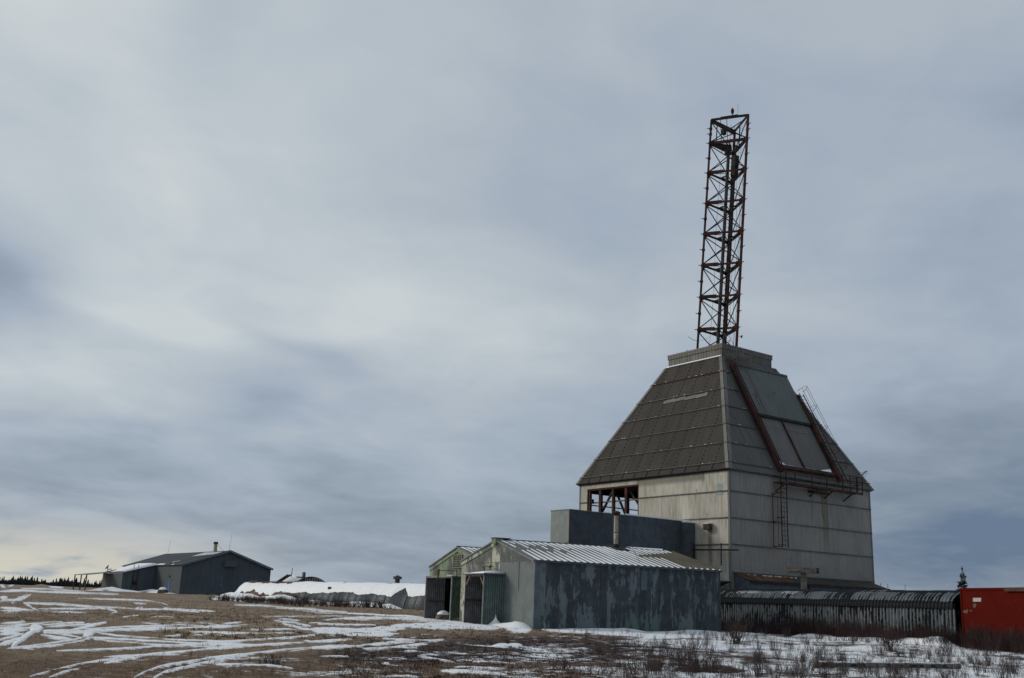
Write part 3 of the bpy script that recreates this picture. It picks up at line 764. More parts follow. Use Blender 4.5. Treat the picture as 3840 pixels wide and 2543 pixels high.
# inner deck under the sheets
b = MB()
for (n1, t1) in ((NRM_L, DL), (NRM_R, DR), (DR, DL), (DL, DR)):
    b.prism([roof_pt(n1, t1, -half(ZE) + .05, ZE, -.06), roof_pt(n1, t1, half(ZE) - .05, ZE, -.06), roof_pt(n1, t1, HR_ - .05, ZR, -.06), roof_pt(n1, t1, -HR_ + .05, ZR, -.06)], Z * -.04)
b.build('roof_deck', M_dark, bld)
for (n1, t1) in ((NRM_L, DL), (NRM_R, DR)):
    for k, z in enumerate(RZ[1:-1]):
        h = half(z) + .03
        mt_ = M_battenred if (k == 5 and n1 is NRM_L) else M_batten
        spans = [(-h, h)] if n1 is NRM_L else [(-h, -3.2), (4.6, h)] if z < 18.5 else [(-h, -3.2), (3.75, h)]
        for s0, s1 in spans:
            if s1 <= s0 + .1: continue
            o_ = MB().bar(roof_pt(n1, t1, s0, z, .055), roof_pt(n1, t1, s1, z, .055), .06, .07, n1).build('batten', mt_, bld)
            sn = MB(); rr = random.Random(k * 7 + (1 if n1 is NRM_L else 2))
            cnt = 6 if n1 is NRM_L else 2
            for i in range(cnt):
                u = rr.uniform(s0 + .3, s1 - .3); L = rr.uniform(.03, .16)
                sn.bar(roof_pt(n1, t1, u, z + .03, .10), roof_pt(n1, t1, u + L, z + .03, .08), .03, .025, n1)
            tag(sn.build('snow', M_snow, o_), kind='stuff')
# rivet lines down the seams of the left slope, joined
b = MB()
for k in range(len(RZ) - 1):
    for i in range(-6, 7):
        u = .05 + 1.33 * i
        for j in range(5):
            z = RZ[k] + (RZ[k + 1] - RZ[k]) * (j + .5) / 5
            if abs(u) > half(z) - .3: continue
            p = roof_pt(NRM_L, DL, u, z, .03); b.bar(p - DL * .022, p + DL * .022, .05, .07, NRM_L)
tag(b.build('rivet', M_darksteel, bld), kind='stuff')
# hips, eave trim
for sx, sy in ((-1, -1), (-1, 1), (1, -1), (1, 1)):
    for k in range(len(RZ) - 1):
        z0, z1 = RZ[k], RZ[k + 1] - .02
        p0 = CEN + (DR * sx + DL * sy) * half(z0) + Z * z0; p1 = CEN + (DR * sx + DL * sy) * half(z1) + Z * z1
        nx, ny = DR * sx, DL * sy
        w_ = .30
        b = MB()
        for (n1, t1) in ((nx, -ny), (ny, -nx)):
            N1 = (n1 * (ZR - ZE) + Z * (HE - HR_)).normalized() * (.035 + .004 * (k % 2))
            b.prism([p0 + N1, p0 + t1 * w_ + N1, p1 + t1 * w_ + N1, p1 + N1], N1 * .3)
        b.build('hip_flashing', M_hip, bld)
for (n1, t1, m_) in ((NRM_L, DL, M_darksteel), (NRM_R, DR, M_batten), (DR, DL, M_darksteel), (DL, DR, M_darksteel)):
    b = MB(); c = CEN + n1 * (HE - .10)
    b.prism([c - t1 * (HE - .1) + Z * 11.05, c + t1 * (HE - .1) + Z * 11.05, CEN + n1 * (HE + .02) + t1 * (HE + .02) + Z * 11.08, CEN + n1 * (HE + .02) - t1 * (HE + .02) + Z * 11.08], Z * .06)
    b.prism([c - t1 * (HE - .1) + Z * 10.99, c + t1 * (HE - .1) + Z * 10.99, c + t1 * HA - n1 * .2 + Z * 10.99, c - t1 * HA - n1 * .2 + Z * 10.99], Z * .06)
    b.build('eave_trim', m_, bld)
# curb on top of the roof
HP = 2.934
cfr = FR(CEN - DL * HP - DR * HP, DL, DR)
b = MB(); CW = 2 * HP
for f1 in range(4):
    n1 = [NRM_L, NRM_R, DR, DL][f1]; t1 = [DL, DR, DL, DR][f1]
    f = FR(CEN + n1 * HP - t1 * HP, t1, -n1)
    nb = 9
    for i in range(nb):
        a0, a1 = CW * i / nb + (.0 if i else .0), CW * (i + 1) / nb - .01
        MB().box(f, a0, a1, .0, .04, 20.5, 21.52).build('curb_panel', M_curb, bld)
    e = .05
    MB().box(f, -.05, CW + .05 - (.0), -.06, -.002, 21.52, 21.90).build('curb_cap', M_curb, bld)
    MB().box(f, -.07, CW + .07, -.075 , -.062, 21.80, 21.92).build('cap_trim', M_hip, bld)
MB().box(cfr, .05, CW - .05, .05, CW - .05, 21.74, 21.80).build('curb_deck', M_dark, bld)
MB().prism([roof_pt(NRM_L, DL, -3.0, 20.78, .08), roof_pt(NRM_L, DL, 3.0, 20.78, .08), roof_pt(NRM_L, DL, 3.0, 20.95, .0), roof_pt(NRM_L, DL, -3.0, 20.95, .0)], -NRM_L * .02).build('snow', M_snow, bld)
# repair strip on the left slope
for i in range(4):
    u0 = 1.5 - i * 1.18; u1 = u0 - 1.16; dz_ = .02 * math.sin(i * 2)
    o1 = .045 + .004 * (i % 2)
    MB().prism([roof_pt(NRM_L, DL, u0, 17.30 + dz_, o1), roof_pt(NRM_L, DL, u1, 17.36 + dz_, o1), roof_pt(NRM_L, DL, u1 - .02, 17.66 + dz_, o1), roof_pt(NRM_L, DL, u0, 17.58 + dz_, o1)], -NRM_L * .01).build('repair_strip', M_hip, bld)
# hatch on the right slope
def slope_plate(u0, u1, z0, z1, off, th, mtl, name, parent=bld, n1=NRM_R, t1=DR):
    n_ = (n1 * (ZR - ZE) + Z * (HE - HR_)).normalized()
    return MB().prism([roof_pt(n1, t1, u0, z0, off), roof_pt(n1, t1, u1, z0, off), roof_pt(n1, t1, u1, z1, off), roof_pt(n1, t1, u0, z1, off)], -n_ * th).build(name, mtl, parent)
hp_ = slope_plate(-2.72, 3.62, 15.85, 19.9, .34, .12, M_hatch, 'hatch')
slope_plate(-2.72, 3.62, 19.9, 20.05, .40, .12, M_batten, 'hatch_hood')
slope_plate(-2.74, 3.64, 15.66, 15.85, .36, .25, M_darksteel, 'hatch_sill')
_p = roof_pt(NRM_R, DR, .55, 17.9, .40)
b = hoop(_p, DR, (Z + NRM_R), .12, .16, .018); b.build('hatch_handle', M_darksteel, hp_)
for (u0, u1) in ((-2.72, .03), (.22, 3.45)):
    for (z0, z1) in ((11.85, 14.92), (14.94, 15.66)):
        slope_plate(u0, u1, z0, z1, .20, .1, M_hatch2, 'lower_shutter')
slope_plate(.05, .20, 11.75, 15.66, .30, .12, M_rust, 'centre_rail')
slope_plate(3.62, 3.86, 11.2, 18.3, .46, .30, M_rust, 'hatch_rail')
slope_plate(-3.02, -2.76, 11.3, 19.95, .40, .25, M_red, 'hatch_rail')
slope_plate(-2.72, 3.5, 11.62, 11.85, .30, .2, M_rust, 'bottom_beam')
b = MB()
for u0, u1, zz in ((-2.6, -1.9, .26), (2.1, 3.3, .30), (-1.9, 1.9, .05)):
    b.prism([roof_pt(NRM_R, DR, u0, 11.87, .23), roof_pt(NRM_R, DR, u1, 11.87, .23), roof_pt(NRM_R, DR, u1 + (.1 if u0 > 0 else -.5), 11.87 + zz, .215), roof_pt(NRM_R, DR, u0, 11.87 + zz * (.3 if u0 > 0 else 1), .215)], NRM_R * .03)
b.build('snow', M_snow, bld)
# ladders on the slope
N_R = (NRM_R * (ZR - ZE) + Z * (HE - HR_)).normalized()
lad = ladder(None, roof_pt(NRM_R, DR, -3.05, 11.3, .50), roof_pt(NRM_R, DR, -2.97, 20.0, .50), DR, .50, .34, .05, .018, bld, M_red)
for z in (16.9, 15.2):
    hoop(roof_pt(NRM_R, DR, -2.75, z, .6), DR, N_R, .28, .5).build('cage_hoop', M_rust, lad)
MB().tube(roof_pt(NRM_R, DR, -2.50, 17.2, .75), roof_pt(NRM_R, DR, -2.50, 15.2, .75), .016, 4).build('cage_strap', M_rust, lad)
MB().tube(roof_pt(NRM_R, DR, -2.70, 17.2, 1.08), roof_pt(NRM_R, DR, -2.70, 15.2, 1.08), .016, 4).build('cage_strap', M_rust, lad)
lad = ladder(None, roof_pt(NRM_R, DR, 4.15, 11.1, .50), roof_pt(NRM_R, DR, 4.12, 18.4, .50), DR, .48, .34, .04, .018, bld, M_rust)
hz_ = (18.6, 16.95, 15.2, 13.3, 12.0)
for z in hz_: hoop(roof_pt(NRM_R, DR, 4.13, z, .52), DR, N_R, .33, .75).build('cage_hoop', M_darksteel, lad)
for ang in (35, 90, 145):
    f = lambda z: roof_pt(NRM_R, DR, 4.13 + .33 * math.cos(R(ang)), z, .52 + .75 * math.sin(R(ang)))
    MB().tube(f(hz_[0]), f(hz_[-1]), .014, 4).build('cage_strap', M_darksteel, lad)
# walkway below the hatch
wk = MB().box(frR, 4.45, 13.75, -.95, -.10, 10.54, 10.60).build('walkway', M_rust, bld)
MB().box(frR, 4.45, 13.75, -1.0, -.952, 10.45, 10.62).build('fascia', M_rust, wk)
for a in (5.8, 7.7, 9.4, 11.3, 12.2, 13.1, 13.7):
    MB().box(frR, a, a + .06, -1.0, -.94, 10.62, 11.78).build('rail_post', M_rust, wk)
for z in (11.20, 11.76):
    MB().box(frR, 5.8, 13.74, -1.0, -.95, z, z + .045).build('hand_rail', M_rust, wk)
for a in (13.68,):
    for z in (11.2, 11.76): MB().box(frR, a, a + .05, -.94, -.05, z, z + .045).build('hand_rail', M_rust, wk)
    MB().box(frR, a, a + .05, -.5, -.45, 10.62, 11.78).build('rail_post', M_rust, wk)
for a in (4.8, 8.6, 10.3, 12.6):
    MB().bar(frR.p(a, -.9, 10.5), frR.p(a, -.03, 9.95), .06, .08).build('bracket', M_rust, wk)
MB().box(frR, 8.4, 10.2, -.7, -.1, 10.22, 10.36).build('bracket_beam', M_rust, wk)
# caged ladder down the wall
lad = ladder(None, frR.p(4.98, -.62, 6.05), frR.p(4.98, -.62, 11.7), DR, .62, .33, .045, .02, bld, M_rust)
for z in (9.75, 7.80, 6.08):
    hoop(frR.p(4.67, -.40, z), -NRM_R, -DR, .30, .62, .025).build('cage_hoop', M_rust, lad)
for ang in (40, 90, 140):
    q = lambda z: frR.p(4.67 - .62 * math.sin(R(ang)), -.40 + .30 * math.cos(R(ang)), z)
    MB().tube(q(9.75), q(6.08), .018, 4).build('cage_strap', M_rust, lad)
MB().tube(frR.p(4.98, -.62, 6.08), frR.p(4.98, -.62, 9.8), .016, 4).build('cage_strap', M_rust, lad)
for z in (6.2, 8.1, 9.9): MB().box(frR, 4.9, 5.0, -.6, -.03, z, z + .05).build('standoff', M_rust, lad)
# small fittings on the walls
vb = MB().box(frL, 1.56, 2.08, -.42, -.03, 6.98, 7.40).build('vent_box', M_wooddark, bld)
MB().box(frL, 1.58, 2.06, -.40, -.05, 7.40, 7.45).build('snow', M_snow, vb)
MB().box(frL, .57, 1.12, -.036, -.030, 9.66, 10.14).build('pale_patch', M_patch, bld)
MB().box(frL, .57, 1.12, -.036, -.030, 9.38, 9.55).build('pale_patch', M_patch, bld)
pr = MB().tube(frL.p(3.45, -.35, 5.66), frL.p(-1.05, -.35, 5.56), .055, 6).build('pipe_rail', M_darksteel, bld)
for a, z0, z1 in ((3.02, 5.0, 6.08), (.51, 4.55, 6.03)): MB().tube(frL.p(a, -.34, z0), frL.p(a, -.34, z1), .045, 5).build('pipe_post', M_darksteel, pr)
MB().path([frR.p(9.95, -.05, 10.4), frR.p(9.98, -.06, 9.0), frR.p(10.2, -.06, 8.3)], .012, 4).build('loose_cable', M_darksteel, bld)
# lean-to along the foot of the right wall
lt = MB(); LP, LZ = 1.45, 3.60
lt.prism([frR.p(.25, -.03, 4.10), frR.p(.25, -LP - .12, LZ), frR.p(15.55, -LP - .12, LZ), frR.p(15.55, -.03, 4.10)], Z * -.09)
lo = lt.build('lean_to_roof', M_brownroof, bld)
MB().prism([frR.p(.6, -.05, 4.115), frR.p(1.2, -LP - .1, LZ + .015), frR.p(4.6, -LP - .1, LZ + .015), frR.p(6.2, -.05, 4.115)], Z * .008).build('orange_stain_felt', M_orange, lo)
MB().box(frR, .15, 15.6, -LP - .20, -LP - .12, LZ - .14, LZ + .03).build('fascia', M_darksteel, lo)
b = MB(); 
for i in range(9):
    u = 1.5 + i * .6 + random.uniform(-.2, .2); s = random.uniform(.04, .12)
    b.box(frR, u, u + s * 3, -.3 - s, -.3, 4.0, 4.05)
tag(b.build('snow', M_snow, lo), kind='stuff')
MB().prism([frR.p(.28, -.03, 4.02), frR.p(.28, -LP, LZ - .1), frR.p(.28, -LP, .3), frR.p(.28, -.03, .3)], DR * .05).build('lean_to_end', M_trimdark, bld)
for i in range(10):
    MB().box(frR, .33 + i * 1.52, .33 + (i + 1) * 1.52 - .02, -LP + .0, -LP + .05, .3, LZ - .15).build('lean_to_panel', M_trimdark, bld)
for a in (6.2, 9.9): MB().box(frR, a, a + .22, -LP - .18, -LP - .02, 2.8, LZ - .16).build('bracket', M_wooddark, lo)
# small porch roof with snow between shed and building
pf = MB(); pf.prism([frL.p(-.1, -1.9, 3.55), frL.p(1.5, -1.9, 3.0), frL.p(1.5, -.1, 3.0), frL.p(-.1, -.1, 3.55)], Z * -.08)
po = pf.build('side_roof', M_trimdark, bld)
MB().prism([frL.p(-.1, -1.88, 3.56), frL.p(1.5, -1.88, 3.01), frL.p(1.5, -1.1, 3.01), frL.p(.2, -1.4, 3.46)], Z * .08).build('snow', M_snow, po)
MB().box(frL, -.05, 1.45, -1.85, -.1, .3, 2.95).build('side_porch', M_trimdark, bld)

# raven's nest of sticks and wires at the head of the slope
b = MB(); rr = random.Random(3)
n0 = roof_pt(NRM_R, DR, -2.2, 20.35, .45)
for i in range(170):
    c = n0 + Vector((rr.gauss(0, .55), rr.gauss(0, .35), rr.gauss(0, .28))); d = Vector((rr.gauss(0, 1), rr.gauss(0, 1), rr.gauss(0, .5))).normalized() * rr.uniform(.2, .55)
    b.tube(c - d, c + d, .012, 3)
for i in range(25):
    c = n0 + Vector((rr.gauss(-.9, .2), rr.gauss(-.2, .2), rr.gauss(1.0, .6))); d = Vector((rr.gauss(0, .3), rr.gauss(0, .3), rr.gauss(0, 1))).normalized() * rr.uniform(.2, .5)
    b.tube(c - d, c + d, .010, 3)
tag(b.build('stick_nest', M_woodgrey, None, org=n0), 'ragged bundle of sticks caught below the roof curb above the left ladder', 'nest')
# broken aerial at the right eave
ae = roof_pt(NRM_R, DR, 6.5, 11.75, .1)
aer = thing('broken_aerial', 'small broken aerial sticking out of the right eave of the pyramid roof', 'aerial', ae)
MB().bar(ae, ae + DR * 1.0 + Z * .75 + NRM_R * .2, .09, .06).build('boom', M_lime, aer)
for k, (l, s) in enumerate(((.25, .5), (.5, .62), (.75, .5), (.92, .3))):
    c = ae + (DR * 1.0 + Z * .75 + NRM_R * .2) * l
    MB().tube(c - (NRM_R + DR * .5 - Z * .3) * s * .5, c + (NRM_R + DR * .5 - Z * .3) * s * .5, .016, 4).build('aerial_arm', M_lime if k % 2 else M_rust, aer)

# ------------------------------------------------------------------ lattice mast
MBX, MBY = 17.065, 81.14; LX, LY, RM, YW = .0705, .013, 1.832, -.378
def mc(z): return Vector((MBX + LX * (z - 22), MBY + LY * (z - 22), z))
angs = [YW + math.pi * 7 / 6, YW - math.pi / 6, YW + math.pi / 2]     # left, right, far leg
def mp(k, z, r=RM): return mc(z) + Vector((math.cos(angs[k]), math.sin(angs[k]), 0)) * r
mast = thing('lattice_mast', 'slim rust red three-legged lattice mast leaning slightly right above the pyramid roof', 'mast', (MBX, MBY, 21.9))
ZB, ZT = 21.85, 43.19
LV = [23.99 + 2.822 * i for i in range(7)]
for k in range(3):
    MB().tube(mp(k, ZB), mp(k, ZT + (.05 if k == 1 else 0)), .115 if k else .095, 8).build('leg', [M_rust, M_red, M_rust][k], mast)
    # bolted sleeves and step stubs
    for z in [z for z in LV] + [z + 1.4 for z in LV] + [41.8]:
        b = MB().tube(mp(k, z - .10), mp(k, z + .10), .135, 8)
        b.bar(mp(k, z, RM), mp(k, z, RM + .34), .05, .05)
        b.build('leg_joint', M_rust, mast)
for i, z in enumerate([ZB + .12] + LV + [ZT]):
    for k in range(3):
        l = (k + 1) % 3
        p, q = mp(k, z), mp(l, z)
        if 0 < i < 8:
            d = (q - p); mid_ = .42
            big_ = (i == 7)
            MB().bar(p, q, .10, .16 if not big_ else .26).build('ring_beam', M_rust, mast)
            if not big_: MB().bar(p + d * .05 + Z * .03, p + d * mid_ + Z * .03, .12, .26).build('cranked_stiffener', M_darksteel if k else M_rust, mast)
            # knee braces down from the ring beam to the centre
            MB().bar(p.lerp(q, .5), mc(z) + (p.lerp(q, .5) - mc(z)) * .25, .06, .14).build('ring_strut', M_darksteel, mast)
        else:
            MB().bar(p, q, .10, .20).build('ring_beam', M_rust if i == 0 else M_darksteel, mast)
    if 0 < i < 8:
        for k in range(3):
            g_ = mp(k, z); l = (k + 1) % 3; mm = (k + 2) % 3
            for o_ in (l, mm):
                d = (mp(o_, z) - g_).normalized()
                MB().prism([g_ + Z * .30, g_ + d * .50 + Z * .04, g_ + d * .42 - Z * .12, g_ - Z * .34], Z.cross(d) * .03).build('gusset', M_red if k == 1 else M_rust, mast)
zz = [ZB + .1] + LV + [ZT]
for i in range(len(zz) - 1):
    for k in range(3):
        l = (k + 1) % 3
        z0, z1 = zz[i], zz[i + 1]
        ins = Vector((0, 0, 0))
        MB().tube(mp(k, z0 + .1), mp(l, z1 - .2), .045, 5).build('brace', M_darksteel, mast)
        if i > 0: MB().tube(mp(l, z0 + .1), mp(k, z1 - .2), .045, 5).build('brace', M_darksteel, mast)
# launch rails, service column and ladder inside
def inner(dx_, dy_): return lambda z: mc(z) + Vector((dx_, dy_, 0))
i1, i2, i3 = inner(-.22, -.3), inner(.02, .2), inner(.62, .55)
MB().tube(i1(ZB), i1(40.6), .09, 8).build('launch_rail', M_greysteel, mast)
MB().tube(i2(ZB), i2(41.2), .06, 6).build('launch_rail', M_darksteel, mast)
MB().tube(i3(ZB), i3(40.4), .10, 8).build('launch_rail', M_darksteel, mast)
il = inner(.25, .6)
ladder(None, il(ZB + .1), il(ZT), (1, .1, 0), .36, .38, .016, .012, mast, M_darksteel)
ladder(None, inner(.98, .5)(ZT - 3.2), inner(.98, .5)(ZT), (1, .1, 0), .2, .38, .014, .010, mast, M_darksteel)
for (p, q) in ((inner(.95, .1), inner(.75, .3)), (inner(1.15, -.2), inner(1.0, .2)), (inner(-.75, .3), inner(-.65, .2)), (inner(1.25, .2), inner(1.3, .1))):
    MB().path([p(ZB), q(28), p(33), q(ZT - 4)], .014, 4).build('cable', M_darksteel, mast)
for z in LV: 
    MB().tube(i1(z), mp(0, z, RM * .75), .03, 5).build('rail_stay', M_darksteel, mast)
    MB().tube(i3(z), mp(1, z, RM * .85), .04, 5).build('rail_stay', M_darksteel, mast)
    MB().tube(i3(z) , mp(2, z, RM * .85), .06, 5).build('rail_stay', M_darksteel, mast)
zt = LV[-1]
b = MB(); b.prism([mp(0, zt - .05, 1.55), mp(2, zt - .05, 1.1), mc(zt - .05) + Vector((.1, -.1, 0)), mp(0, zt - .05, .5)], Z * .10); b.prism([mp(1, zt - .05, 1.5), mp(2, zt - .05, 1.5), mc(zt - .05) + Vector((.75, .3, 0))], Z * .1)
b.build('platform', M_darksteel, mast)
b = MB(); b.bar(i3(40.2), i3(38.2), .5, .45, DL); b.bar(i1(40.5), i1(39.9), .5, .3, DL); b.build('rail_head', M_darksteel, mast)
# hoist boom under the top
MB().bar(mp(0, ZT - .1), mp(2, ZT - .25), .16, .24).build('hoist_beam', M_rust, mast)
ho = MB().bar(mp(0, ZT - .1).lerp(mp(2, ZT - .1), .52) - Z * .25, mp(0, ZT - .1).lerp(mp(2, ZT - .1), .52) - Z * .75, .36, .30, DL).build('hoist', M_darksteel, mast)
for t in (.25, .42): MB().tube(mp(0, ZT).lerp(mp(1, ZT), t) - Z * .05, mp(0, ZT).lerp(mp(1, ZT), t + .02) - Z * 3.2, .03, 4).build('hanger', M_darksteel, mast)
MB().bar(mp(0, ZT - .2).lerp(mp(2, ZT - .2), .25), mp(0, LV[-1]).lerp(mp(2, LV[-1]), .25), .07, .07).build('hanger', M_rust, mast)
MB().bar(mp(1, ZT - .2).lerp(mp(2, ZT - .2), .6), mp(1, LV[-1]).lerp(mp(2, LV[-1]), .6), .08, .08).build('hanger', M_darksteel, mast)
MB().bar(mp(0, ZT).lerp(mp(1, ZT), .25) + Z * .09, mp(0, ZT).lerp(mp(1, ZT), .72) + Z * .12, .12, .12).build('top_channel', M_darksteel, mast)
bc = mp(0, ZT).lerp(mp(1, ZT), .58) + Z * .18
bo = MB(); bo.tube(bc, bc + Z * .18, .035, 6); bo.tube(bc + Z * .18, bc + Z * .48, .12, 8, .15); bo = bo.build('beacon', M_darksteel, mast)
MB().tube(bc + Z * .48, bc + Z * .66, .14, 8, .09).build('beacon_lens', simple('red_beacon_glass', (.35, .03, .02), .3, 0, .1), bo)
rc = mp(0, ZT).lerp(mp(1, ZT), .73) + Z * .1
MB().tube(rc, rc + Z * 1.0, .012, 4).build('lightning_rod', M_darksteel, mast)
b = MB(); l0 = mp(0, ZB + 1.2); b.path([l0, l0 + Vector((-.3, 0, .02)), l0 + Vector((-.85, -.1, .3))], .018, 4); b.path([l0, l0 + Vector((.5, 0, .1)), l0 + Vector((1.0, 0, .4))], .010, 4); b.build('bent_rod', M_rust, mast)
r0 = mp(1, ZB + 1.4); b = MB(); b.tube(r0, r0 + Vector((.38, 0, .02)), .02, 4); b.tube(r0 + Vector((.36, 0, -.1)), r0 + Vector((.42, 0, .12)), .09, 6, .03); b.build('lamp', M_darksteel, mast)
for k, s in ((0, -1), (1, 1)):
    b = MB(); c = mp(k, ZB)
    for j in range(3): b.bar(c + Vector((s * .05 * j, -.2, 0)), c + Vector((s * (.45 + .2 * j), -.2 + .1 * j, -.1 + .22 * j)), .05, .05)
    b.bar(c + Vector((-.35, 0, -.05)), c + Vector((.35, 0, -.05)), .4, .12); b.build('foot_bracket', M_rust, mast)
b = MB()
for j in range(18):
    t = j * .35; b.tube(mc(22.4) + Vector((.95 + .22 * math.cos(t), -.2, .3 + .45 * math.sin(t) + .02 * j)), mc(22.4) + Vector((.95 + .22 * math.cos(t + .35), -.2, .3 + .45 * math.sin(t + .35) + .02 * j)), .02, 4)
b.build('coiled_cable', M_darksteel, mast)

# ------------------------------------------------------------------ blue-grey metal annex in front of the left wall
ax = thing('metal_annex', 'plain dark blue grey flat-roofed metal block projecting from the left wall of the tall building', 'annex', frL.p(4.5, -5, .4))
AL0, AL1, AT, AD = 3.54, 5.50, 7.56, 11.1
fa = FR(frL.p(AL0, -.10, 0), -DR, DL)        # a away from the wall, b across the block
segs = [0, 1.45, 3.0, 5.9, 8.3, AD]
for i in range(5):
    MB().box(fa, segs[i] + (.006), segs[i + 1] - .006, .0 + .004 * (i % 2), .05, .3, AT).build('wall_panel', M_annex, ax)
for i in range(2):
    MB().box(fa, AD - .05, AD, .06 + i * (AL1 - AL0 - .06) / 2, .05 + (i + 1) * (AL1 - AL0 - .06) / 2, .3, AT).build('end_panel', M_annexend, ax)
MB().box(fa, .05, AD - .06, AL1 - AL0 - .05, AL1 - AL0, .3, AT).build('wall_panel', M_annex, ax)
MB().box(fa, -.02, AD + .03, -.03, AL1 - AL0 + .03, AT, AT + .05).build('roof', M_trimgrey, ax)
MB().box(fa, AD - .0, AD + .015, -.03, .03, .3, AT).build('corner_trim', M_battenred, ax)
b = MB(); 
b.prism([fa.p(.1, .0, AT + .05), fa.p(6.3, -.01, AT + .05), fa.p(5.2, .5, AT + .05), fa.p(.1, 1.4, AT + .05)], Z * .09); b.prism([fa.p(7.6, 0, AT + .05), fa.p(8.2, 0, AT + .05), fa.p(8.0, .3, AT + .05)], Z * .04)
b.build('snow', M_snow, ax)
c2 = FR(frL.p(3.18, -.08, 0), -DR, DL)
MB().box(c2, 0, 1.0, 0, .35, .3, 7.50).build('duct', M_annex, ax)
MB().box(c2, 0.02, .98, 0.02, .33, 7.50, 7.58).build('snow', M_snow, ax)

# ------------------------------------------------------------------ the two gabled sheds
SY = 1.135
DG = Vector((-math.cos(SY), math.sin(SY), 0)); DK = Vector((math.sin(SY), math.cos(SY), 0))
def corr_sheet(fr, a0, a1, b, z0, z1, pitch, amp, mtl, name, parent, axis='a', th=.01):
    """ribbed sheet with real ribs; runs along a (or along b) of the frame"""
    n = max(4, int((a1 - a0) / pitch * 6)); rows = []
    for i in range(n + 1):
        s = a0 + (a1 - a0) * i / n; o = amp * max(-1, min(1, 1.6 * math.sin(2 * math.pi * s / pitch)))
        P = (lambda z: fr.p(s, b + o, z)) if axis == 'a' else (lambda z: fr.p(b + o, s, z))
        rows.append([P(z0), P(z1)])
    m_ = MB().sweepgrid(rows)
    rows2 = []
    for i in range(n + 1):
        s = a0 + (a1 - a0) * i / n; o = amp * max(-1, min(1, 1.6 * math.sin(2 * math.pi * s / pitch))) + th
        P = (lambda z: fr.p(s, b + o, z)) if axis == 'a' else (lambda z: fr.p(b + o, s, z))
        rows2.append([P(z0), P(z1)])
    m_.sweepgrid(rows2)
    return m_.build(name, mtl, parent)

